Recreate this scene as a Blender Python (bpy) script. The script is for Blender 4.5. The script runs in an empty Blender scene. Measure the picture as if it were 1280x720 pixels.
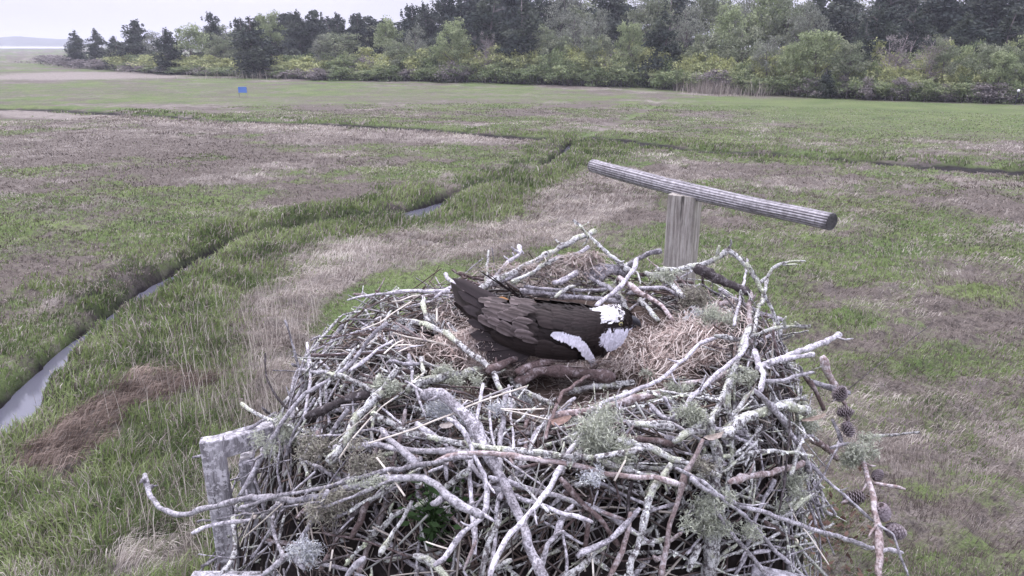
import bpy, bmesh, math, random
import numpy as np
from mathutils import Vector, Matrix, noise as mnoise
R = math.radians
random.seed(7); rng = np.random.default_rng(7)
scene = bpy.context.scene
C = scene.collection

# ------------------------------------------------------------------ camera
H = 4.5; PITCH = R(18.5); F = 914.0
CAM = Vector((0, 0, H))
FW = Vector((0, math.cos(PITCH), -math.sin(PITCH))); UP = Vector((0, math.sin(PITCH), math.cos(PITCH))); RT = Vector((1, 0, 0))
cd = bpy.data.cameras.new('camera'); cam = bpy.data.objects.new('camera', cd); C.objects.link(cam)
cam.location = CAM; cam.rotation_euler = (R(90) - PITCH, 0, 0)
cd.sensor_width = 36; cd.lens = 36 * F / 1280; cd.clip_end = 8000; cd.clip_start = .05
scene.camera = cam

# ------------------------------------------------------------------ light
SUN_EL, SUN_AZ = R(58), R(-25)          # azimuth measured from +Y towards +X
w = bpy.data.worlds.new('World'); scene.world = w; w.use_nodes = True
nt = w.node_tree; nt.nodes.clear()
out = nt.nodes.new('ShaderNodeOutputWorld'); bg = nt.nodes.new('ShaderNodeBackground'); bg.inputs[1].default_value = .12
sky = nt.nodes.new('ShaderNodeTexSky'); sky.sky_type = 'NISHITA'; sky.sun_disc = False
sky.sun_elevation = SUN_EL; sky.sun_rotation = SUN_AZ; sky.air_density = 1.0; sky.dust_density = 3.0
# overcast: the blue sky is mostly hidden by a pale, softly uneven cloud deck
tc = nt.nodes.new('ShaderNodeTexCoord'); mp = nt.nodes.new('ShaderNodeMapping'); mp.inputs['Scale'].default_value = (1.4, 1.4, 4)
nz = nt.nodes.new('ShaderNodeTexNoise'); nz.inputs['Scale'].default_value = 2.2; nz.inputs['Detail'].default_value = 5
cr = nt.nodes.new('ShaderNodeValToRGB')
cr.color_ramp.elements[0].position = .3; cr.color_ramp.elements[0].color = (4.6, 4.55, 5.45, 1)
cr.color_ramp.elements[1].position = .7; cr.color_ramp.elements[1].color = (5.7, 5.6, 6.5, 1)
mx = nt.nodes.new('ShaderNodeMixRGB'); mx.inputs[0].default_value = .88
nt.links.new(tc.outputs['Generated'], mp.inputs[0]); nt.links.new(mp.outputs[0], nz.inputs['Vector'])
nt.links.new(nz.outputs[0], cr.inputs[0]); nt.links.new(sky.outputs[0], mx.inputs[1]); nt.links.new(cr.outputs[0], mx.inputs[2])
# an overcast sky is about three times as bright overhead as along the horizon
sx_ = nt.nodes.new('ShaderNodeSeparateXYZ'); nt.links.new(tc.outputs['Generated'], sx_.inputs[0])
mr_ = nt.nodes.new('ShaderNodeMapRange'); mr_.inputs['From Min'].default_value = .03; mr_.inputs['From Max'].default_value = .9
mr_.inputs['To Min'].default_value = 1.0; mr_.inputs['To Max'].default_value = 3.9; nt.links.new(sx_.outputs[2], mr_.inputs[0])
ml_ = nt.nodes.new('ShaderNodeVectorMath'); ml_.operation = 'SCALE'
nt.links.new(mx.outputs[0], ml_.inputs[0]); nt.links.new(mr_.outputs[0], ml_.inputs['Scale'])
nt.links.new(ml_.outputs[0], bg.inputs[0]); nt.links.new(bg.outputs[0], out.inputs[0])
sd = bpy.data.lights.new('sun', 'SUN'); sd.energy = 1.4; sd.angle = R(16); sd.color = (1, .96, .93)
sun = bpy.data.objects.new('sun', sd); C.objects.link(sun)
sdir = Vector((math.sin(SUN_AZ) * math.cos(SUN_EL), math.cos(SUN_AZ) * math.cos(SUN_EL), math.sin(SUN_EL)))
sun.rotation_euler = sdir.to_track_quat('Z', 'Y').to_euler(); sun.location = (0, 0, 30)
vs = scene.view_settings; vs.view_transform = 'Standard'; vs.look = 'None'; vs.exposure = 0.36; vs.gamma = 1

# ------------------------------------------------------------------ helpers
def ray(px, py):
    return RT * ((px - 640) / F) + UP * ((360 - py) / F) + FW
def P(px, py, d):
    return CAM + ray(px, py) * d
def G(px, py, z=0.0):
    r = ray(px, py); return CAM + r * ((z - H) / r.z)
def tag(o, label=None, cat=None, group=None, kind=None):
    if label: o['label'] = label
    if cat: o['category'] = cat
    if group: o['group'] = group
    if kind: o['kind'] = kind
    return o
def empty(name, loc=(0, 0, 0), rz=0):
    o = bpy.data.objects.new(name, None); C.objects.link(o); o.location = loc; o.rotation_euler.z = rz
    o.empty_display_size = .1
    return o
class MB:
    def __init__(s): s.v = []; s.f = []; s.c = []
    def add(s, verts, faces, col=None):
        n = len(s.v); s.v += [tuple(v) for v in verts]; s.f += [tuple(i + n for i in f) for f in faces]
        if col is None: col = (1, 1, 1)
        if len(col) == len(verts) and not isinstance(col[0], (int, float)): s.c += list(col)
        else: s.c += [col] * len(verts)
    def box(s, c, sx, sy, sz, rot=None, col=None):
        vs_ = []
        for x in (-1, 1):
            for y in (-1, 1):
                for z in (-1, 1):
                    p = Vector((x * sx / 2, y * sy / 2, z * sz / 2))
                    if rot is not None: p = rot @ p
                    vs_.append(p + Vector(c))
        s.add(vs_, [(0, 1, 3, 2), (4, 6, 7, 5), (0, 4, 5, 1), (2, 3, 7, 6), (0, 2, 6, 4), (1, 5, 7, 3)], col)
    def tube(s, pts, rad, n=8, col=None, rough=0.0, seed=0, flat=1.0, cap=True):
        pts = [Vector(p) for p in pts]; m = len(pts)
        vs_ = []; cl = []
        up = Vector((.13, .21, .97))
        for i, p in enumerate(pts):
            t = (pts[min(i + 1, m - 1)] - pts[max(i - 1, 0)])
            t = t.normalized() if t.length > 1e-9 else Vector((1, 0, 0))
            a = t.cross(up); a = a.normalized() if a.length > 1e-3 else t.cross(Vector((1, 0, 0))).normalized()
            b = a.cross(t)
            for k in range(n):
                an = 2 * math.pi * k / n
                r = rad[i]
                if rough: r *= 1 + rough * mnoise.noise(Vector((p.x * 60 + k * 1.7, p.y * 60 + seed, p.z * 60))) * 2
                vs_.append(p + a * (math.cos(an) * r) + b * (math.sin(an) * r * flat))
            if col is not None and not isinstance(col[0], (int, float)): cl += [col[i]] * n
        fs = []
        for i in range(m - 1):
            for k in range(n):
                k2 = (k + 1) % n
                fs.append((i * n + k, i * n + k2, (i + 1) * n + k2, (i + 1) * n + k))
        if cap:
            fs.append(tuple(range(n))[::-1]); fs.append(tuple((m - 1) * n + k for k in range(n)))
        s.add(vs_, fs, cl if cl else col)
    def build(s, name, mat, parent=None, origin=None, smooth=True):
        me = bpy.data.meshes.new(name)
        vs_ = s.v
        if origin is not None:
            o0 = origin; vs_ = [(v[0] - o0[0], v[1] - o0[1], v[2] - o0[2]) for v in s.v]
        me.from_pydata(vs_, [], s.f)
        ca = me.color_attributes.new('Col', 'FLOAT_COLOR', 'POINT')
        ca.data.foreach_set('color', np.array([(c[0], c[1], c[2], 1) for c in s.c], dtype=np.float32).ravel())
        me.polygons.foreach_set('use_smooth', [smooth] * len(me.polygons))
        me.materials.append(mat); me.update()
        o = bpy.data.objects.new(name, me); C.objects.link(o)
        if origin is not None: o.location = origin
        if parent is not None: o.parent = parent
        return o
def np_mesh(name, v, tri, col, mat, smooth=False):
    me = bpy.data.meshes.new(name)
    nv, nf = len(v), len(tri)
    me.vertices.add(nv); me.vertices.foreach_set('co', v.astype(np.float32).ravel())
    me.loops.add(nf * 3); me.loops.foreach_set('vertex_index', tri.astype(np.int32).ravel())
    me.polygons.add(nf); me.polygons.foreach_set('loop_start', (np.arange(nf) * 3).astype(np.int32))
    me.polygons.foreach_set('use_smooth', np.full(nf, smooth))
    ca = me.color_attributes.new('Col', 'FLOAT_COLOR', 'POINT')
    c4 = np.ones((nv, 4), np.float32); c4[:, :3] = col
    ca.data.foreach_set('color', c4.ravel())
    me.materials.append(mat); me.update(calc_edges=True); me.validate()
    o = bpy.data.objects.new(name, me); C.objects.link(o)
    return o
# smooth value noise on numpy arrays
def vnoise(x, y, seed=0):
    xi = np.floor(x).astype(np.int64); yi = np.floor(y).astype(np.int64)
    fx = x - xi; fy = y - yi; fx = fx * fx * (3 - 2 * fx); fy = fy * fy * (3 - 2 * fy)
    def h(a, b):
        n = (a * 374761393 + b * 668265263 + seed * 1442695041) & 0xffffffff
        n = ((n ^ (n >> 13)) * 1274126177) & 0xffffffff
        return ((n ^ (n >> 16)) & 0xffff) / 65535.0
    return (h(xi, yi) * (1 - fx) + h(xi + 1, yi) * fx) * (1 - fy) + (h(xi, yi + 1) * (1 - fx) + h(xi + 1, yi + 1) * fx) * fy
def fbm(x, y, seed=0, o=4):
    s = 0; a = .5; t = 0
    for i in range(o):
        s = s + a * vnoise(x * 2 ** i + 17 * i, y * 2 ** i - 9 * i, seed + i); t += a; a *= .5
    return s / t
def sst(a, b, x):
    t = np.clip((x - a) / (b - a), 0, 1); return t * t * (3 - 2 * t)

# ------------------------------------------------------------------ materials
def newmat(name, rough=.9, spec=.2):
    m = bpy.data.materials.new(name); m.use_nodes = True
    n = m.node_tree; b = n.nodes['Principled BSDF']; b.inputs['Roughness'].default_value = rough
    b.inputs['Specular IOR Level'].default_value = spec
    return m, n, b
def N(n, t, **k):
    x = n.nodes.new(t)
    for a, v in k.items(): setattr(x, a, v)
    return x
def noise_node(n, vec, scale, detail=4, w_=None, rough=.6):
    x = N(n, 'ShaderNodeTexNoise')
    x.inputs['Scale'].default_value = scale; x.inputs['Detail'].default_value = detail; x.inputs['Roughness'].default_value = rough
    if w_ is not None: x.noise_dimensions = '4D'; n.links.new(w_, x.inputs['W'])
    n.links.new(vec, x.inputs['Vector']); return x
def ramp(n, src, stops):
    x = N(n, 'ShaderNodeValToRGB'); e = x.color_ramp.elements
    while len(e) < len(stops): e.new(.5)
    for i, (p, c) in enumerate(stops):
        e[i].position = p; e[i].color = (c, c, c, 1) if isinstance(c, (int, float)) else (*c, 1)
    n.links.new(src, x.inputs[0]); return x
def mixc(n, fac, a, b, mode='MIX'):
    x = N(n, 'ShaderNodeMixRGB', blend_type=mode)
    for i, s in ((0, fac), (1, a), (2, b)):
        if isinstance(s, (int, float)): x.inputs[i].default_value = s
        elif isinstance(s, tuple): x.inputs[i].default_value = (*s, 1)
        else: n.links.new(s, x.inputs[i])
    return x.outputs[0]
def bump(n, b, h, strength=.5, dist=.01):
    x = N(n, 'ShaderNodeBump'); x.inputs['Strength'].default_value = strength; x.inputs['Distance'].default_value = dist
    n.links.new(h, x.inputs['Height']); n.links.new(x.outputs[0], b.inputs['Normal'])
def wood(name, bark, lichen, lo, hi, fine=70, dark=.35, green=None):
    """bark colour, crust colour and how much of the crust covers it"""
    m, n, b = newmat(name)
    tcn = N(n, 'ShaderNodeTexCoord'); oi = N(n, 'ShaderNodeObjectInfo'); ml = N(n, 'ShaderNodeMath', operation='MULTIPLY'); ml.inputs[1].default_value = 37
    n.links.new(oi.outputs['Random'], ml.inputs[0]); W = ml.outputs[0]; V = tcn.outputs['Object']
    n1 = noise_node(n, V, fine, 5, W, .7); n2 = noise_node(n, V, 12, 4, W); n3 = noise_node(n, V, fine * 3.2, 3, W)
    f = ramp(n, n1.outputs[0], [(lo, 0), (hi, 1)])
    big = ramp(n, n2.outputs[0], [(.34, .35), (.58, 1)])
    fac = mixc(n, 1.0, f.outputs[0], big.outputs[0], 'MULTIPLY')
    col = mixc(n, fac, bark, lichen)
    if green:
        g = ramp(n, noise_node(n, V, 22, 3, W).outputs[0], [(.52, 0), (.62, .8)])
        col = mixc(n, g.outputs[0], col, green)
    dk = ramp(n, n3.outputs[0], [(.34, dark), (.55, 1)])
    col = mixc(n, 1.0, col, dk.outputs[0], 'MULTIPLY')
    hv = N(n, 'ShaderNodeHueSaturation'); mr = N(n, 'ShaderNodeMapRange'); mr.inputs['To Min'].default_value = .85; mr.inputs['To Max'].default_value = 1.42
    n.links.new(oi.outputs['Random'], mr.inputs[0]); n.links.new(mr.outputs[0], hv.inputs['Value']); n.links.new(col, hv.inputs['Color'])
    at = N(n, 'ShaderNodeAttribute', attribute_name='Col')
    n.links.new(mixc(n, 1.0, hv.outputs[0], at.outputs[0], 'MULTIPLY'), b.inputs['Base Color'])
    hh = mixc(n, .5, n1.outputs[0], n3.outputs[0]); bump(n, b, hh, .8, .004)
    return m
M = {}
M['grey'] = wood('weathered_grey_bark', (.16, .147, .162), (.47, .45, .485), .43, .57, 80, .36)
M['lich'] = wood('lichen_crusted_bark', (.095, .082, .085), (.56, .56, .56), .43, .52, 95, .30, (.42, .44, .33))
M['pale'] = wood('bare_pale_wood', (.25, .232, .255), (.60, .578, .62), .41, .57, 60, .38)
M['brown'] = wood('brown_bark', (.10, .072, .070), (.30, .26, .265), .50, .64, 60, .45)
M['pink'] = wood('reddish_wood', (.21, .16, .155), (.48, .44, .455), .45, .58, 60, .42)
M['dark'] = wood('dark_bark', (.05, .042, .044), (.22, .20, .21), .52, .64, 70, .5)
M['straw'] = wood('dry_stalk', (.50, .45, .40), (.66, .62, .56), .4, .6, 30, .75)
def vcol(name, rough=.9, spec=.15, trans=0.0, nscale=None, amp=(.75, 1.2)):
    m, n, b = newmat(name, rough, spec)
    at = N(n, 'ShaderNodeAttribute', attribute_name='Col'); col = at.outputs[0]
    if nscale:
        tcn = N(n, 'ShaderNodeTexCoord'); nn = noise_node(n, tcn.outputs['Object'], nscale, 3)
        rr = ramp(n, nn.outputs[0], [(.3, amp[0]), (.7, amp[1])]); col = mixc(n, 1.0, col, rr.outputs[0], 'MULTIPLY')
    n.links.new(col, b.inputs['Base Color'])
    if trans:
        tr = N(n, 'ShaderNodeBsdfTranslucent'); n.links.new(col, tr.inputs[0])
        ms = N(n, 'ShaderNodeMixShader'); ms.inputs[0].default_value = trans
        n.links.new(b.outputs[0], ms.inputs[1]); n.links.new(tr.outputs[0], ms.inputs[2])
        n.links.new(ms.outputs[0], n.nodes['Material Output'].inputs[0])
    return m
M['blade'] = vcol('grass_blades', .8, .2, .25)
M['twigs'] = vcol('twig_fibres', .9, .1)
M['leaf'] = vcol('foliage', .8, .12, .22)
M['lichen'] = vcol('bushy_lichen', .95, .05, .2)
M['feather'] = vcol('plumage', .75, .25, 0, 90, (.8, 1.15))
M['trunk'] = wood('tree_bark', (.10, .08, .08), (.22, .20, .21), .45, .6, 3, .6)
def planks(name, base, streak, gl=(1, 1, 1), chips=.0):
    m, n, b = newmat(name, .95, .08)
    tcn = N(n, 'ShaderNodeTexCoord'); mpn = N(n, 'ShaderNodeMapping'); mpn.inputs['Scale'].default_value = gl
    n.links.new(tcn.outputs['Object'], mpn.inputs[0]); V = mpn.outputs[0]
    n1 = noise_node(n, V, 75, 6, None, .75); n2 = noise_node(n, tcn.outputs['Object'], 14, 4)
    f = ramp(n, n1.outputs[0], [(.40, 0), (.60, 1)]); col = mixc(n, f.outputs[0], base, streak)
    ck = ramp(n, noise_node(n, V, 28, 4, None, .8).outputs[0], [(.36, .3), (.42, 1)]); col = mixc(n, 1.0, col, ck.outputs[0], 'MULTIPLY')
    d = ramp(n, n2.outputs[0], [(.3, .75), (.6, 1.05)]); col = mixc(n, 1.0, col, d.outputs[0], 'MULTIPLY')
    if chips:
        c_ = ramp(n, noise_node(n, tcn.outputs['Object'], 60, 5, None, .75).outputs[0], [(.5, 0), (.56, chips)])
        col = mixc(n, c_.outputs[0], col, (.6, .58, .62))
    n.links.new(col, b.inputs['Base Color']); bump(n, b, n1.outputs[0], .6, .003)
    return m
M['post'] = planks('weathered_post_wood', (.21, .188, .172), (.46, .43, .40), (1, 1, .06))
M['bar'] = planks('grooved_bar_wood', (.22, .20, .25), (.46, .43, .52), (.05, 1, 1))
M['board'] = planks('painted_board', (.17, .16, .172), (.40, .385, .415), (1, 1, .1), .8)
# ------------------------------------------------------------------ ground
def gp(pts): return np.array([[G(*p).x, G(*p).y] for p in pts])
def dist_line(x, y, L):
    """distance to a polyline, position along it (0..n-1) and side"""
    best = np.full(x.shape, 1e9); par = np.zeros(x.shape); side = np.zeros(x.shape)
    for i in range(len(L) - 1):
        a = L[i]; d = L[i + 1] - a; l2 = (d ** 2).sum()
        t = np.clip(((x - a[0]) * d[0] + (y - a[1]) * d[1]) / l2, 0, 1)
        ex = x - a[0] - t * d[0]; ey = y - a[1] - t * d[1]; q = np.hypot(ex, ey)
        m = q < best; best = np.where(m, q, best); par = np.where(m, i + t, par)
        side = np.where(m, np.sign(d[0] * ey - d[1] * ex), side)
    return best, par, side
def in_poly(x, y, L, soft):
    ins = np.zeros(x.shape, bool); n = len(L)
    for i in range(n):
        x0, y0 = L[i]; x1, y1 = L[(i + 1) % n]
        c = ((y0 > y) != (y1 > y)) & (x < (x1 - x0) * (y - y0) / ((y1 - y0) if abs(y1 - y0) > 1e-9 else 1e-9) + x0)
        ins ^= c
    d, _, _ = dist_line(x, y, np.vstack([L, L[:1]]))
    sd = np.where(ins, -d, d)
    return 1 - sst(-soft, soft, sd)
CREEK = gp([(-330, 720), (-130, 610), (0, 512), (40, 462), (85, 420), (135, 388), (190, 350), (240, 324), (275, 303), (340, 284), (430, 270), (505, 264), (555, 243), (625, 219), (672, 209), (702, 190), (712, 176)])
CW = np.array([.28, .27, .20, .13, .11, .13, .19, .20, .10, .10, .16, .5, .10, .10, .08, .08, .08])
DITCH = gp([(-200, 128), (0, 136), (60, 137), (150, 141), (240, 147), (330, 150), (430, 156), (520, 161), (600, 167), (680, 173), (740, 172), (830, 179), (900, 186), (1000, 193), (1100, 200), (1200, 207), (1280, 213), (1500, 228)])
DITCH2 = gp([(712, 172), (760, 158), (800, 140), (830, 122)])
TRACK = gp([(-200, 132), (0, 141), (120, 147), (250, 153), (400, 160), (500, 169), (620, 178)])
TRACK2 = gp([(0, 93), (100, 92), (240, 93), (330, 100)])
STRAW = gp([(290, 480), (300, 390), (345, 325), (430, 300), (560, 282), (640, 268), (700, 222), (760, 208), (830, 240), (720, 300), (580, 325), (470, 345), (425, 390), (405, 470), (340, 560)])
WRACK = gp([(20, 575), (90, 505), (190, 452), (270, 462), (180, 512), (80, 585)])
BROWNL = gp([(-200, 380), (-200, 190), (60, 175), (220, 160), (330, 190), (300, 235), (200, 285), (90, 330)])
BRIGHT = gp([(395, 450), (412, 385), (470, 345), (575, 328), (620, 400), (480, 460)])
BRIGHT2 = gp([(1040, 330), (1080, 285), (1180, 262), (1260, 280), (1200, 310), (1100, 345)])
SMOOTHG = gp([(860, 130), (960, 120), (1500, 142), (1500, 172), (1180, 172), (1000, 160)])
SMOOTHL = gp([(-200, 112), (100, 103), (420, 108), (700, 112), (820, 120), (600, 135), (300, 132), (-200, 126)])
PINKP = gp([(-100, 100), (60, 90), (235, 90), (240, 97), (100, 100)])
def fields(x, y):
    d = np.hypot(x, y)
    wob = (fbm(x * .5, y * .5, 3) - .5); w2 = fbm(x * .12, y * .12, 9) - .5
    xx = x + wob * 1.2; yy = y + (fbm(x * .5 + 40, y * .5, 5) - .5) * 1.2
    cd_, cp, cs = dist_line(x + wob * .25, y + w2 * .3, CREEK)
    cw = np.interp(cp, np.arange(len(CW)), CW)
    dd, _, _ = dist_line(x + wob * 1.5, y + w2 * 3, DITCH); d2, _, _ = dist_line(x + wob, y, DITCH2)
    carve = (1 - sst(cw * .8, cw * 1.9 + .12, cd_))
    carve2 = (1 - sst(.35, 1.5, dd)) * (.6 + .8 * np.clip(fbm(x * .3, y * .3, 77) - .35, 0, 1)); carve3 = (1 - sst(.1, .9, d2)) * .5
    n1 = fbm(x * .22, y * .3, 21); n2 = fbm(x * .9, y * 1.2, 31); n3 = fbm(x * .06, y * .09, 41)
    green = .50 + (n1 - .5) * 1.9 + (n2 - .5) * 1.1 + (n3 - .5) * .8
    straw = .30 + (fbm(x * .3 + 9, y * .45, 51) - .5) * 1.6 + (fbm(x * 1.3 + 5, y * 1.5, 55) - .5) * .9
    tall = np.zeros(x.shape)
    right_side = (cs < 0)
    near = 1 - sst(1.0 + 1.2 * n1, 3.1 + 1.4 * n1, cd_ - cw + (n2 - .5) * 1.6)
    nearL = near * (1 - .65 * sst(.48, .62, fbm(x * .7, y * .7, 61)))
    nearL = nearL * (1 - sst(.9, 2.2, cd_ - cw + (n1 - .5) * 2) * .8)
    g = np.where(right_side, near, nearL)
    green = green - np.where(right_side, 0, .10) * (y < 45)
    green = np.maximum(green, g); tall = np.maximum(tall, g * .9)
    tall = np.maximum(tall, (1 - sst(1.2, 3.0, dd)) * .6 * (fbm(x * .4, y * .4, 63) > .45)); green = np.maximum(green, (1 - sst(1.6, 4.5, dd)) * .95 * sst(.35, .6, n2 + .1))
    # lush foot of the nest pole, to the left and in front
    lush = (1 - sst(-3.6, -1.6, x + .35 * (y - 7))) * (1 - sst(8.2, 9.6, y)) * (1 - .8 * sst(.52, .62, fbm(x * .8 + 3, y * .8, 67)))
    green = np.maximum(green, lush); tall = np.maximum(tall, lush)
    def app(poly, s, gv, sv, amt=1.0, arr=(None,)):
        nonlocal green, straw, tall
        m = in_poly(xx, yy, poly, s) * amt
        green = green * (1 - m) + gv * m if gv is not None else green
        straw = straw * (1 - m) + sv * m if sv is not None else straw
        return m
    ms = app(STRAW, .7, None, .95, .9); green = green * (1 - ms * .75 * (.6 + .6 * n2)); tall *= (1 - ms)
    mw = app(WRACK, .45, 0.0, .35); tall *= (1 - mw * .9)
    mb = app(BROWNL, 2.0, None, None); green = green - mb * .22; 
    mbr = in_poly(x, y, BRIGHT, .45); green = green * (1 - mbr) + mbr; straw = straw * (1 - mbr); tall = tall * (1 - mbr); app(BRIGHT2, 1.2, .95, .1, .8); app(SMOOTHG, 4, .82, .15, .85); app(SMOOTHL, 9, .62, .3, .6); mp_ = app(PINKP, 5, .1, .95, .9)
    td, _, _ = dist_line(x + wob * 2, y + w2 * 5, TRACK); mt = (1 - sst(.8, 3.0, td)) * .8; straw = np.maximum(straw, mt); green = green * (1 - mt)
    mud = np.clip(carve * 1.2, 0, 1)
    mudm = np.maximum(mud, np.maximum(np.clip(carve2 * 1.1, 0, 1), carve3 * .5))
    mudm = np.maximum(mudm, (1 - sst(.3, 1.2, np.abs(cd_ - cw - .5))) * (~right_side) * sst(.4, .55, fbm(x * .9, y * .9, 71)) * .55 * (cp > 5))
    smooth = np.maximum(in_poly(x, y, SMOOTHG, 5), mbr)
    return dict(green=np.clip(green, 0, 1), straw=np.clip(straw, 0, 1), tall=np.clip(tall, 0, 1), mud=np.clip(mudm, 0, 1), wrack=mw, carve=carve, carve2=np.maximum(carve2, carve3), cd=cd_ - cw, cw=cw, smooth=smooth, brown=mb)
# edge of the wooded upland
EDGE = gp([(-60, 77), (60, 80), (120, 86), (200, 92), (300, 96), (400, 100), (500, 102), (600, 104), (700, 107), (800, 110), (900, 117), (1000, 121), (1100, 126), (1280, 130), (1450, 133)])
def height(x, y, f=None):
    f = f or fields(x, y)
    d = np.hypot(x, y)
    z = (fbm(x * 1.6, y * 1.6, 81) - .5) * .10 + (fbm(x * .35, y * .35, 83) - .5) * .16
    z = z + (sst(.35, .75, fbm(x * 2.3, y * 2.9, 85)) - .4) * .13 * (1 - sst(25, 45, d))
    z = z * (1 - f['smooth'] * .7)
    z = np.maximum(z, -.12)
    z = z - f['carve'] * .5 - f['carve2'] * .28
    z = np.where(f['carve'] < .02, np.maximum(z, -.2 - f['carve2'] * .0), z)
    e, _, s = dist_line(x, y, EDGE)
    z = z + np.where((s > 0) & (y > 30), sst(2, 60, e) * 3.0, 0) * (1 - sst(130, 160, d)) * (x > -60)
    return z
aF = np.radians(np.linspace(-46, 46, 620)); aB = np.radians(np.linspace(46, 314, 50)[1:-1])
ang = np.concatenate([aF, aB])
rr_ = np.concatenate([[.6, 1.5, 2.5], np.geomspace(3.2, 220, 640), np.geomspace(230, 4000, 40)])
A, RR = np.meshgrid(ang, rr_); GX = np.sin(A) * RR; GY = np.cos(A) * RR
ff = fields(GX.ravel(), GY.ravel()); GZ = height(GX.ravel(), GY.ravel(), ff)
GZ = np.where(np.hypot(GX.ravel(), GY.ravel()) > 230, 0, GZ)
nr, na = A.shape
v = np.column_stack([GX.ravel(), GY.ravel(), GZ]); v = np.vstack([v, [[0, 0, 0]]])
i0 = (np.arange(nr - 1)[:, None] * na + np.arange(na)[None, :]); i1 = (np.arange(nr - 1)[:, None] * na + (np.arange(na)[None, :] + 1) % na)
t1 = np.stack([i0, i0 + na, i1], -1).reshape(-1, 3); t2 = np.stack([i1, i0 + na, i1 + na], -1).reshape(-1, 3)
ctr = np.stack([np.full(na, len(v) - 1), np.arange(na), (np.arange(na) + 1) % na], -1)
tri = np.vstack([t1, t2, ctr])[:, ::-1]
col = np.column_stack([ff['green'], ff['straw'], np.maximum(ff['mud'], .55 * ff['tall'])]); col = np.vstack([col, [[.4, .3, 0]]])  # dark soil weight under tall grass also paints in the shade between blades
m, n, b = newmat('marsh_ground', .95, .1)
at = N(n, 'ShaderNodeAttribute', attribute_name='Col'); sp = N(n, 'ShaderNodeSeparateColor'); n.links.new(at.outputs[0], sp.inputs[0])
tcn = N(n, 'ShaderNodeTexCoord'); V = tcn.outputs['Object']
nA = noise_node(n, V, 9, 6, None, .75); nB = noise_node(n, V, 1.7, 6, None, .7); nC = noise_node(n, V, 38, 4, None, .7); nD = noise_node(n, V, .35, 5)
def addm(a, b_, op='ADD'):
    x = N(n, 'ShaderNodeMath', operation=op)
    for i, s_ in enumerate((a, b_)):
        if isinstance(s_, (int, float)): x.inputs[i].default_value = s_
        else: n.links.new(s_, x.inputs[i])
    return x.outputs[0]
jit = addm(addm(nA.outputs[0], nB.outputs[0]), -1.0)
gf = ramp(n, addm(sp.outputs[0], addm(jit, 1.5, 'MULTIPLY')), [(.32, 0), (.78, 1)])
sf = ramp(n, addm(sp.outputs[1], addm(jit, -1.6, 'MULTIPLY')), [(.30, 0), (.85, 1)])
brown = mixc(n, ramp(n, nC.outputs[0], [(.3, 0), (.7, 1)]).outputs[0], (.065, .054, .048), (.185, .158, .142))
strawc = mixc(n, ramp(n, nC.outputs[0], [(.3, 0), (.66, 1)]).outputs[0], (.14, .12, .11), (.33, .295, .27))
greenc = mixc(n, ramp(n, nC.outputs[0], [(.25, 0), (.75, 1)]).outputs[0], (.045, .070, .028), (.150, .198, .076))
greenc = mixc(n, ramp(n, nD.outputs[0], [(.4, 0), (.62, .6)]).outputs[0], greenc, (.165, .195, .085))
cc = mixc(n, sf.outputs[0], brown, strawc); cc = mixc(n, gf.outputs[0], cc, greenc)
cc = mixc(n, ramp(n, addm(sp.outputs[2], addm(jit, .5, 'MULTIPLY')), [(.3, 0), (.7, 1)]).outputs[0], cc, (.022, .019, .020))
dkk = ramp(n, nA.outputs[0], [(.36, .42), (.52, 1)]); cc = mixc(n, 1.0, cc, dkk.outputs[0], 'MULTIPLY')
n.links.new(cc, b.inputs['Base Color'])
bump(n, b, mixc(n, .5, nA.outputs[0], nC.outputs[0]), .6, .08)
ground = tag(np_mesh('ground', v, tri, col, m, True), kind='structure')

# water of the creek: one level sheet that shows where the bed is cut below it
m, n, b = newmat('creek_water', .12, .6); b.inputs['Base Color'].default_value = (.10, .10, .13, 1)
tcn = N(n, 'ShaderNodeTexCoord'); bump(n, b, noise_node(n, tcn.outputs['Object'], 4, 3).outputs[0], .06, .02)
mb = MB(); mb.add([(-24, 3, -.30), (14, 3, -.30), (14, 42, -.30), (-24, 42, -.30)], [(0, 1, 2, 3)])
tag(mb.build('water', m), kind='structure')
mb = MB(); pw = [G(-900, 61.0), G(92, 60.6), G(86, 58.2), G(-900, 58.0)]
mb.add([(p.x, p.y, .06) for p in pw], [(0, 1, 2, 3)])
m, n, b = newmat('bay_water', .25, .6); b.inputs['Base Color'].default_value = (.35, .36, .42, 1)
tag(mb.build('bay', m), kind='structure')
# far shore: a low wooded rise
mb = MB(); vs_ = []; fs = []; nx = 120
for j in range(7):
    for i in range(nx):
        px = -700 + i * 7.3; a = (px - 640) / F; D = 1500 + j * 45
        e = max(0, 1 - abs((px - 55) / 95)) ** .7 * 13 + 8 + 2.5 * mnoise.noise(Vector((px * .03, j * .3, 1))) + 1.6 * mnoise.noise(Vector((px * .2, j, 4)))
        e *= 1 if px < 150 else max(0, 1 - (px - 150) / 40)
        vs_.append((a * D, D, max(0, (e - 3) * math.sin(min(1, j / 3) * math.pi / 2)) if j else -1))
fs = [(j * nx + i, j * nx + i + 1, (j + 1) * nx + i + 1, (j + 1) * nx + i) for j in range(6) for i in range(nx - 1)]
mb.add(vs_, fs, (.07, .085, .075)); tag(mb.build('hills', vcol('far_wood', 1, 0, 0, .05, (.6, 1.3))), kind='structure')

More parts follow.
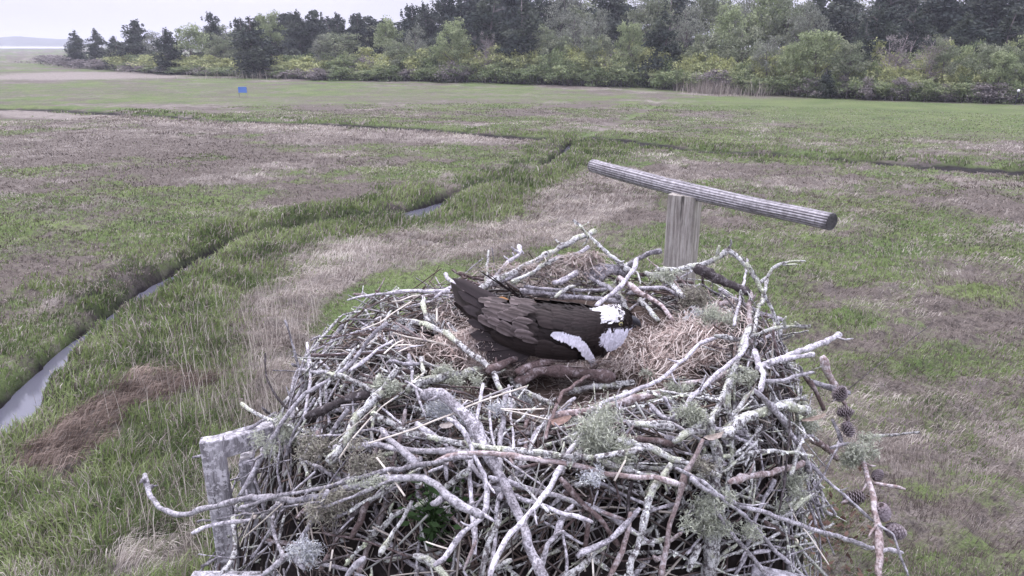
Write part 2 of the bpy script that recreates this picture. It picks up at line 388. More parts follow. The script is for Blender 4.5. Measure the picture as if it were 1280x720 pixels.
# ------------------------------------------------------------------ grass and thatch
def blades(name, x, y, hgt, wid, lean, az, colr, mat, z0=None, segs=2):
    """triangle-strip blades: base pair, middle pair, tip"""
    n_ = len(x); z = height(x, y) if z0 is None else z0
    px_, py_ = np.cos(az + np.pi / 2), np.sin(az + np.pi / 2); dx, dy = np.cos(az), np.sin(az)
    # blade plane turned at random around its stem
    tw = rng.uniform(0, np.pi, n_); wx, wy = np.cos(tw) * wid / 2, np.sin(tw) * wid / 2
    h1 = hgt * .55 * np.cos(lean * .6); r1 = hgt * .55 * np.sin(lean * .6)
    h2 = h1 + hgt * .45 * np.cos(np.minimum(lean * 1.5, 1.9)); r2 = r1 + hgt * .45 * np.sin(np.minimum(lean * 1.5, 1.9))
    V = np.zeros((n_, 5, 3))
    V[:, 0] = np.column_stack([x - wx, y - wy, z - .02]); V[:, 1] = np.column_stack([x + wx, y + wy, z - .02])
    V[:, 2] = np.column_stack([x + dx * r1 - wx * .8, y + dy * r1 - wy * .8, z + h1]); V[:, 3] = np.column_stack([x + dx * r1 + wx * .8, y + dy * r1 + wy * .8, z + h1])
    V[:, 4] = np.column_stack([x + dx * r2, y + dy * r2, z + h2])
    base = (np.arange(n_) * 5)[:, None, None]
    T = (np.array([[0, 1, 2], [1, 3, 2], [2, 3, 4]])[None] + base).reshape(-1, 3)
    colv = np.repeat(colr[:, None, :], 5, 1)
    return np_mesh(name, V.reshape(-1, 3), T, colv.reshape(-1, 3), mat)
def scatter(n_, r0, r1, power=1.6, half=40):
    # radial density falls off with distance
    u = rng.random(n_); e = 2 - power
    r = (r0 ** e + u * (r1 ** e - r0 ** e)) ** (1 / e)
    a = np.radians(rng.uniform(-half, half, n_)); return np.sin(a) * r, np.cos(a) * r, r
def pal(t, cols):
    cols = np.array(cols); k = t * (len(cols) - 1); i = np.clip(k.astype(int), 0, len(cols) - 2); f_ = (k - i)[:, None]
    return cols[i] * (1 - f_) + cols[i + 1] * f_
GREENS = [(.054, .078, .032), (.112, .156, .056), (.185, .240, .088), (.28, .325, .155)]
STRAWS = [(.085, .068, .060), (.205, .172, .152), (.39, .345, .31), (.64, .59, .53)]
def flow(x, y): return fbm(x * .35, y * .35, 91) * 9 + fbm(x * 1.1, y * 1.1, 93) * 3
# green growth
x, y, r = scatter(560000, 4.4, 60, 1.75)
f = fields(x, y); p = np.clip(sst(.22, .72, f['green'] + (fbm(x * 1.5, y * 2.0, 101) - .5) * .9 + (fbm(x * .45, y * .8, 103) - .5) * .9) * .85 + f['tall'] * .5, .0, 1) * (f['carve'] < .35) * (f['carve2'] < .45) * (1 - f['wrack'] * .85)
k = rng.random(len(x)) < p; x, y, r = x[k], y[k], r[k]; f = {q: v_[k] for q, v_ in f.items()}
hg = (.035 + .05 * rng.random(len(x))) + f['tall'] * (.10 + .17 * rng.random(len(x))); hg *= 1 - f['smooth'] * .5; hg *= .42 + .58 * sst(.05, .6, f['cd']); hg *= .55 + .9 * fbm(x * 1.4, y * 1.4, 99)
lean = rng.uniform(.25, 1.15, len(x)); az = flow(x, y) + rng.normal(0, 1.3, len(x))
wid = np.maximum(.0050, r * .00085) * rng.uniform(.6, 1.5, len(x)) * (1 + .5 * f['tall'])
t = np.clip(rng.random(len(x)) * .6 + (fbm(x * .9, y * 1.3, 95) - .5) * 1.5 + .25, 0, .999)
colr = pal(t, GREENS); mixs = (rng.random(len(x)) < .30)[:, None]; colr = np.where(mixs, pal(rng.random(len(x)) * .8, STRAWS), colr)
tag(blades('marsh_grass', x, y, hg, wid, lean, az, colr, M['blade']), 'green marsh grass growing along the creek and across the flat marsh', 'grass', kind='stuff')
# matted dead hay
x, y, r = scatter(420000, 4.4, 55, 1.75)
f = fields(x, y); p = np.clip(.30 + f['straw'] * .7 - f['tall'] * .45 + f['wrack'], 0, 1) * (f['carve'] < .25) * (f['carve2'] < .35) * (1 - f['smooth'] * .85)
k = rng.random(len(x)) < p; x, y, r = x[k], y[k], r[k]; f = {q: v_[k] for q, v_ in f.items()}
hg = rng.uniform(.06, .17, len(x)) * (1 + .9 * f['straw'] * (f['straw'] > .6)); lean = rng.uniform(1.05, 1.55, len(x)) - .35 * (rng.random(len(x)) < .15)
az = flow(x, y) + rng.normal(0, .5, len(x)); wr = f['wrack'] > .4; az = np.where(wr, .75 + rng.normal(0, .35, len(x)), az); hg = np.where(wr, hg * 1.9, hg)
wid = np.maximum(.004, r * .00085) * rng.uniform(.7, 1.3, len(x)) * np.where(wr, 1.4, 1)
t = np.clip(rng.random(len(x)) * .5 + f['straw'] * .35 + (fbm(x * 1.1, y * 1.8, 97) - .3) * .8 - .15 + (fbm(x * 4, y * 4, 98) - .5) * .8 + (fbm(x * .45, y * .8, 96) - .5) * .9, 0, .999)
colr = pal(t, STRAWS) * np.where(f['brown'] > .5, .8, 1)[:, None]; colr = np.where(wr[:, None], colr * np.array([1.0, .91, .86]), colr)
tag(blades('dead_hay', x, y, hg, wid, lean, az, colr, M['blade']), 'matted pale dead salt hay lying flat over the marsh', 'dead grass', kind='stuff')
# standing dry reeds left of and behind the nest
cx = []
for (px, py, nn, sx, sy) in ((335, 430, 520, 1.0, 1.2), (410, 400, 300, .8, 1.3), (310, 520, 260, .6, .5), (205, 650, 90, .5, .4), (300, 680, 160, .4, .4), (620, 300, 160, 1.6, 1.0), (700, 250, 140, 2, 1.5)):
    g = G(px, py); cx.append(np.column_stack([rng.normal(g.x, sx, nn), rng.normal(g.y, sy, nn)]))
q = np.vstack(cx); x, y = q[:, 0], q[:, 1]; kk_ = fields(x, y)['smooth'] < .3; x, y = x[kk_], y[kk_]; n_ = len(x)
tag(blades('dry_reeds', x, y, rng.uniform(.25, .75, n_), rng.uniform(.005, .009, n_), rng.uniform(.02, .4, n_), rng.uniform(0, 6.3, n_), pal(rng.uniform(.35, 1, n_) * .99, STRAWS), M['blade']), 'thin dry reed stems standing up out of the dead hay', 'reeds', kind='stuff')
# pale reed stand at the wood edge
q = []
for px, py, nn, sx in ((902, 117, 520, 1.3), (885, 116, 260, 1.0), (940, 120, 160, 2.4), (868, 115, 120, 1.0), (330, 99, 200, 6)):
    g = G(px, py); q.append(np.column_stack([rng.normal(g.x, sx, nn), rng.normal(g.y, .5, nn)]))
q = np.vstack(q); x, y = q[:, 0], q[:, 1]; n_ = len(x)
tag(blades('reed_bed', x, y, rng.uniform(.5, 1.0, n_) * rng.uniform(.7, 2.0, n_), rng.uniform(.025, .05, n_), rng.uniform(.02, .5, n_), rng.uniform(0, 6.3, n_), pal(rng.uniform(.25, .8, n_), STRAWS), M['blade']), 'pale pinkish reed bed at the foot of the scrub', 'reeds', kind='stuff')
# ------------------------------------------------------------------ nest shape (heights relative to the camera)
NC = np.array([.17, 1.97])
def nest_h(x, y):
    dx = x - NC[0]; dy = y - NC[1]; th = math.atan2(dy, dx)
    sc = 1.0 + .16 * max(0, -math.cos(th - R(20))) + .03 * math.sin(3 * th + 1)
    r = math.hypot(dx, dy); sc -= .26 * max(0, math.cos(th + R(12))) * min(1, max(0, (r - .55) / .2)); r /= sc
    pr = np.interp(r, [0, .25, .36, .47, .58, .66, .76, .90, 1.05, 1.2], [-.885, -.87, -.80, -.755, -.77, -.84, -1.02, -1.34, -1.75, -2.2])
    if dy < 0: pr -= .05 * min(1, -dy / .5)
    return float(pr) + .02 * mnoise.noise(Vector((x * 6, y * 6, 2)))
def nest_hit(px, py):
    r = ray(px, py); t = 1.15
    while t < 3.0:
        p = r * t
        if p.z < nest_h(p.x, p.y): return t
        t += .01
    return None
# platform -----------------------------------------------------------
plat = tag(empty('nest_platform', (0.02, 1.9, 0)), 'weathered wooden box platform on a tall pole under the stick nest', 'platform')
def wpart(name, boxes, mat, parent, org):
    mb = MB()
    for c, s, rot in boxes: mb.box(Vector(c), *s, rot=rot)
    o = mb.build(name, mat, parent, None, False); o.matrix_parent_inverse = Matrix.Translation(parent.location).inverted()
    bv = o.modifiers.new('b', 'BEVEL'); bv.width = .004; bv.segments = 2
    return o
LB = P(262, 640, 1.93)                                    # middle of the upright board at the left corner
rz = Matrix.Rotation(R(14), 3, 'Z')
top = P(262, 552, 1.93)
wpart('corner_post', [((top.x + .006, top.y, top.z - .36), (.058, .034, .74), rz)], M['board'], plat, None)
wpart('corner_post', [((top.x + .062, top.y + .07, top.z - .44), (.036, .07, .70), rz)], M['board'], plat, None)
ra = P(268, 553, 1.90); rb = P(420, 531, 2.1); rb.z = ra.z; d = rb - ra; an = math.atan2(d.y, d.x)
wpart('rail', [((ra + rb) / 2 + Vector((-.01, .055, -.045)), (d.length + .02, .045, .055), Matrix.Rotation(an, 3, 'Z'))], M['board'], plat, None)
lo = P(240, 728, 1.80); lo2 = P(420, 732, 1.80); lo2.z = lo.z; d = lo2 - lo; an = math.atan2(d.y, d.x)
wpart('lower_rail', [((lo + lo2) / 2, (d.length, .035, .045), Matrix.Rotation(an, 3, 'Z'))], M['board'], plat, None)
e0 = P(966, 716, 1.62)
wpart('corner_board', [((e0.x + .03, e0.y + .02, e0.z - .07), (.13, .045, .09), Matrix.Rotation(R(-20), 3, 'Z'))], M['board'], plat, None)
PZ = H - 1.62
deck = wpart('deck', [((-.62 + k * .152, 1.95, PZ), (.14, 1.25, .035), None) for k in range(7)], M['board'], plat, None)
wpart('frame', [((-.16, 1.95 + s, PZ - .07), (1.1, .045, .09), None) for s in (-.6, 0, .6)], M['board'], plat, None)
wpart('support_pole', [((.05, 1.95, PZ / 2 - .15), (.18, .18, PZ + .1), None)], M['post'], plat, None)
wpart('brace', [((.05 + s * .28, 1.95, PZ - .38), (.05, .05, .75), Matrix.Rotation(s * R(45), 3, 'Y')) for s in (-1, 1)], M['post'], plat, None)

# perch ---------------------------------------------------------------
bl = P(741, 203, 3.49); br = P(1039, 283, 2.40); br.z = bl.z = (bl.z + br.z) / 2
pp = P(857, 240, 2.96)
perch = tag(empty('perch', (pp.x, pp.y, PZ)), 'weathered T-shaped perch with a grooved round crossbar on a square post behind the nest', 'perch')
mb = MB(); n_ = 56; ax = (br - bl).normalized(); a = ax.cross(Vector((0, 0, 1))).normalized(); bb = a.cross(ax)
gro = [1.4 * mnoise.noise(Vector((k * 1.9, 0, 3))) for k in range(n_)]
vs_ = []; fs = []; L_ = (br - bl).length; ns = 60; cl = []
for i in range(ns + 1):
    t = i / ns; rr0 = .0305 + .002 * math.sin(t * 5) + .0009 * mnoise.noise(Vector((t * 30, 0, 0)))
    pass
    sag = .010 * math.sin(t * math.pi) + .006 * mnoise.noise(Vector((t * 4, 7, 0)))
    for k in range(n_):
        an = 2 * math.pi * k / n_; q = (k * 1.9) % 1
        g_ = (-.0030 if (k * 7) % 10 < 3 else .0005) * (.6 + .8 * mnoise.noise(Vector((t * 7, k * 5.1, 3)))) + .0012 * gro[k]
        kn = .004 * math.exp(-((t - .385) / .012) ** 2)
        r_ = rr0 + g_ - kn
        vs_.append(bl + ax * (t * L_) + a * math.cos(an) * r_ + bb * (math.sin(an) * r_ - sag))
        c_ = (.55 if i in (0, ns) else 1) * (.38 if (k * 7) % 10 < 3 else 1.0) * (.80 + .5 * mnoise.noise(Vector((t * 3, k * .9, 8)))) * (.55 if mnoise.noise(Vector((t * 9, k * 3.7, 21))) > .42 else 1); cl.append((c_, c_, c_))
for i in range(ns):
    for k in range(n_):
        k2 = (k + 1) % n_; fs.append((i * n_ + k, i * n_ + k2, (i + 1) * n_ + k2, (i + 1) * n_ + k))
fs.append(tuple(range(n_))[::-1]); fs.append(tuple(ns * n_ + k for k in range(n_)))
mb.add(vs_, fs, cl)
mbar, n, b = newmat('grooved_bar', .9, .1)
at = N(n, 'ShaderNodeAttribute', attribute_name='Col'); tcn = N(n, 'ShaderNodeTexCoord')
f_ = ramp(n, noise_node(n, tcn.outputs['Object'], 60, 5, None, .7).outputs[0], [(.35, 0), (.65, 1)])
cc = mixc(n, f_.outputs[0], (.27, .25, .265), (.58, .555, .59)); n.links.new(mixc(n, 1.0, cc, at.outputs[0], 'MULTIPLY'), b.inputs['Base Color'])
o = mb.build('crossbar', mbar, perch, None, False); o.matrix_parent_inverse = Matrix.Translation(perch.location).inverted()
zt = bl.z - .024; mb = MB(); h_ = zt - (PZ - .3)
# square post with softened, split edges
S = .057; rot = Matrix.Rotation(R(-30), 3, 'Z'); vs_ = []; fs = []; sec = []
for sx, sy in ((-1, -1), (1, -1), (1, 1), (-1, 1)):
    for u_ in ((.0, .88), (.12, 1)) if sx * sy < 0 else ((.88 * 0 + 0, .88), (.12, 1)): pass
prof = []
for k in range(4):
    c0 = [(-S, -S), (S, -S), (S, S), (-S, S)][k]; c1 = [(-S, -S), (S, -S), (S, S), (-S, S)][(k + 1) % 4]
    for j in range(12):
        t = .07 + .86 * j / 11; prof.append((c0[0] * (1 - t) + c1[0] * t, c0[1] * (1 - t) + c1[1] * t))
npf = len(prof); ns = 40
for i in range(ns + 1):
    zz = PZ - .3 + h_ * i / ns
    for k, (x_, y_) in enumerate(prof):
        q = .0016 * mnoise.noise(Vector((k * 2.3, zz * 1.5, 1))) + .0012 * mnoise.noise(Vector((k * .7, zz * 6, 1)))
        if k % 12 == 5: q -= .002
        l_ = math.hypot(x_, y_); p = rot @ Vector((x_ * (1 + q / l_), y_ * (1 + q / l_), 0)); vs_.append((pp.x + p.x, pp.y + p.y, zz))
fs = [(i * npf + k, i * npf + (k + 1) % npf, (i + 1) * npf + (k + 1) % npf, (i + 1) * npf + k) for i in range(ns) for k in range(npf)]
fs += [tuple(range(npf))[::-1], tuple(ns * npf + k for k in range(npf))]
mb.add(vs_, fs); o = mb.build('post', M['post'], perch, None, False); o.matrix_parent_inverse = Matrix.Translation(perch.location).inverted()

# nest core -----------------------------------------------------------
def in_bowl(x, y): return math.hypot(x - NC[0], y - NC[1])
vs_ = []; fs = []; cl = []; na_, nr_ = 180, 70
for j in range(nr_):
    r = 1.02 * j / (nr_ - 1)
    for i in range(na_):
        an = 2 * math.pi * i / na_; x_ = NC[0] + math.cos(an) * r; y_ = NC[1] + math.sin(an) * r
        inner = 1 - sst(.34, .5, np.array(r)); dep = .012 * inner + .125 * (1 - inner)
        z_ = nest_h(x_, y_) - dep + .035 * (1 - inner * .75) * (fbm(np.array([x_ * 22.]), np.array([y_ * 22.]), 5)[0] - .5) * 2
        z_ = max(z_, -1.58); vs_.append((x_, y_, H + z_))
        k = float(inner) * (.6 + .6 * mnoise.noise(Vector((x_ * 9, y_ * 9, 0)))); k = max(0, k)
        cl.append((.022 + .14 * k, .018 + .105 * k, .018 + .085 * k))  # shade of the gaps put into the colour: near black outside the bowl
fs = [(j * na_ + i, j * na_ + (i + 1) % na_, (j + 1) * na_ + (i + 1) % na_, (j + 1) * na_ + i) for j in range(nr_ - 1) for i in range(na_) if vs_[(j + 1) * na_ + i][2] > H - 1.5]
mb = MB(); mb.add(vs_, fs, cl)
tag(mb.build('nest_filling', vcol('nest_debris', 1, .05, 0, 45, (.45, 1.5))), 'packed debris filling the middle of the stick nest, darkened as shade in the gaps', 'nest filling', kind='stuff')

# bird footprint, kept clear of lining fibres ---------------------------
# ------------------------------------------------------------------ traced sticks
def catmull(pts, step=.012):
    out_ = []; n = len(pts)
    for i in range(n - 1):
        p0 = pts[max(i - 1, 0)]; p1 = pts[i]; p2 = pts[i + 1]; p3 = pts[min(i + 2, n - 1)]
        k = max(2, int((p2 - p1).length / step))
        for j in range(k):
            t = j / k; t2 = t * t; t3 = t2 * t
            out_.append(.68 * (p1 * (1 - t) + p2 * t) + .32 * .5 * ((2 * p1) + (p2 - p0) * t + (2 * p0 - 5 * p1 + 4 * p2 - p3) * t2 + (3 * p1 - p0 - 3 * p2 + p3) * t3))
    out_.append(pts[-1]); return out_
def fit_depth(pp, lay, dd=None):
    s = [0]
    for a_, b_ in zip(pp[:-1], pp[1:]): s.append(s[-1] + math.hypot(b_[0] - a_[0], b_[1] - a_[1]))
    L = s[-1]
    if dd: return [1 / (1 / dd[0] + (1 / dd[1] - 1 / dd[0]) * t / L) for t in s]
    S_, I_ = [], []
    k = max(6, int(L / 9))
    for j in range(k + 1):
        t = L * j / k; i = max(q for q in range(len(s)) if s[q] <= t + 1e-6); i = min(i, len(s) - 2)
        u = (t - s[i]) / max(s[i + 1] - s[i], 1e-6)
        x_ = pp[i][0] + (pp[i + 1][0] - pp[i][0]) * u; y_ = pp[i][1] + (pp[i + 1][1] - pp[i][1]) * u
        h_ = nest_hit(x_, y_)
        if h_: S_.append(t); I_.append(1 / h_)
    if not S_:
        # nothing behind it: take the depth of the nest just below
        for q in range(1, 60):
            h_ = nest_hit(pp[-1][0], pp[-1][1] + q * 8) or nest_hit(pp[0][0], pp[0][1] + q * 8)
            if h_: break
        return [h_ or 2.0] * len(pp)
    S_ = np.array(S_); I_ = np.array(I_)
    if len(S_) > 2 and S_.max() - S_.min() > .3 * L: m_, c_ = np.polyfit(S_, I_, 1)
    else: m_, c_ = 0, I_.mean()
    r_ = m_ * S_ + c_ - I_; need = lay / 1.9 ** 2
    c_ += need - np.percentile(r_, 25)
    return [1 / (m_ * t + c_) for t in s]
def stick_geo(mb, P3, r0, r1, style, seed, broken=True):
    pts = catmull(P3); m_ = len(pts); wob = min(r0, .006) * .9
    lich = style in ('lich', 'dark'); res = []; rad = []
    for i, p in enumerate(pts):
        t = i / (m_ - 1); o_ = Vector([mnoise.noise(Vector((p.x * 14 + seed, p.y * 14, p.z * 14 + k * 31))) for k in range(3)]) * wob * (0 if style == 'straw' else 1)
        if style != 'straw': o_ += Vector([mnoise.noise(Vector((p.x * 34 + seed, p.y * 34, p.z * 34 + k * 17))) for k in range(3)]) * min(r0 * .55, .0035)
        r = r0 + (r1 - r0) * t
        if style != 'straw':
            r *= .90 + .22 * mnoise.noise(Vector((t * m_ * .22, seed, 0)))
            for kn in range(3):
                kc = (math.sin(seed * 7.1 + kn * 2.4) * .5 + .5); r *= 1 + .28 * math.exp(-((t - kc) * m_ / 1.6) ** 2)
        res.append(p + o_); rad.append(r)
    n = 6 if r0 < .004 else (9 if r0 < .009 else 14)
    cl = [(1, 1, 1)] * len(res)
    if style != 'straw' and broken: rad[0] *= .8; rad[-1] *= .72
    mb.tube(res, rad, n, cl, rough=.24 if lich else (.13 if style != 'straw' else 0), seed=seed, flat=1.0 if style != 'straw' else .6)
    # spurs and broken side twigs
    if style in ('lich', 'grey', 'pale', 'brown', 'pink') and m_ > 14 and r0 > .003:
        rs = random.Random(seed); k = int(m_ / 16) + (1 if lich else 0)
        for _ in range(k):
            i = rs.randrange(3, m_ - 3); t = (res[i + 1] - res[i]).normalized(); a_ = t.cross(Vector((rs.gauss(0, 1), rs.gauss(0, 1), rs.gauss(0, 1)))).normalized()
            ln = rs.uniform(.008, .03) if rs.random() < .8 else rs.uniform(.03, .07); d_ = (a_ + t * rs.uniform(-.2, .9)).normalized()
            q0 = res[i]; q1 = q0 + d_ * (rad[i] + ln * .5); q2 = q0 + d_ * (rad[i] + ln) + Vector((0, 0, .2 * ln))
            rr2 = min(rad[i] * .45, .0035); mb.tube([q0, q1, q2], [rr2 * 1.2, rr2, rr2 * .6], 5, None, rough=.1, seed=seed)
        if lich:   # leafy crusts standing off the bark
            for _ in range(int(m_ * (1.6 if r0 > .006 else .8))):
                i = rs.randrange(0, m_ - 1); t = (res[i + 1] - res[i]).normalized(); a_ = t.cross(Vector((rs.gauss(0, 1), rs.gauss(0, 1), rs.gauss(0, 1) + .5))).normalized(); c_ = t.cross(a_)
                q = res[i] + a_ * rad[i] * .92 + t * rs.uniform(-.006, .006); s_ = rs.uniform(.0018, .0045); up_ = a_ * s_ * rs.uniform(.5, 1.3)
                mb.add([q - t * s_ - c_ * s_ * .6, q + t * s_ - c_ * s_ * .5 + up_ * .6, q + t * s_ * .7 + c_ * s_ + up_, q - t * s_ * .8 + c_ * s_ * .8 + up_ * .4], [(0, 1, 2, 3)], (1.45, 1.5, 1.4))
    return res, rad
KIND = {'grey': 'stick', 'lich': 'stick', 'pale': 'stick', 'brown': 'stick', 'pink': 'stick', 'dark': 'stick', 'straw': 'stalk'}
traced = []
def stick(style, w0, w1, lay, pts, label, br=None, d=None, name=None, grp=None):
    seed = len(traced) * 13 + 5; dep = fit_depth(pts, lay, d)
    P3 = [P(p[0], p[1], q) for p, q in zip(pts, dep)]; dm = sum(dep) / len(dep)
    wk = .84 if w0 < 12.5 else .92; r0, r1 = wk * w0 / 2 * dep[0] / F, wk * w1 / 2 * dep[-1] / F
    mb = MB(); res, rad = stick_geo(mb, P3, r0, r1, style, seed)
    for k, (bw0, bw1, bp) in enumerate(br or []):
        # a fork: starts at the nearest point of the stem and keeps its depth, drifting a little nearer
        i = min(range(len(pts)), key=lambda j: (pts[j][0] - bp[0][0]) ** 2 + (pts[j][1] - bp[0][1]) ** 2)
        q = dep[i]; B3 = [P(p[0], p[1], q - .012 * j) for j, p in enumerate(bp)]
        stick_geo(mb, B3, bw0 / 2 * q / F, bw1 / 2 * q / F, style, seed + 3 + k)
    org = sum(P3, Vector()) / len(P3)
    nm = name or ('stalk' if style == 'straw' else ('log' if w0 > 12.5 else ('twig' if w0 < 5.5 else 'stick')))
    o = mb.build(nm, M[style], None, org)
    cat = nm; tag(o, label, cat, grp or {'stalk': 'dry stalks in the nest', 'log': 'thick branches in the nest', 'twig': 'thin twigs of the nest', 'stick': 'sticks of the nest'}[nm])
    traced.append((o, P3, label)); return o
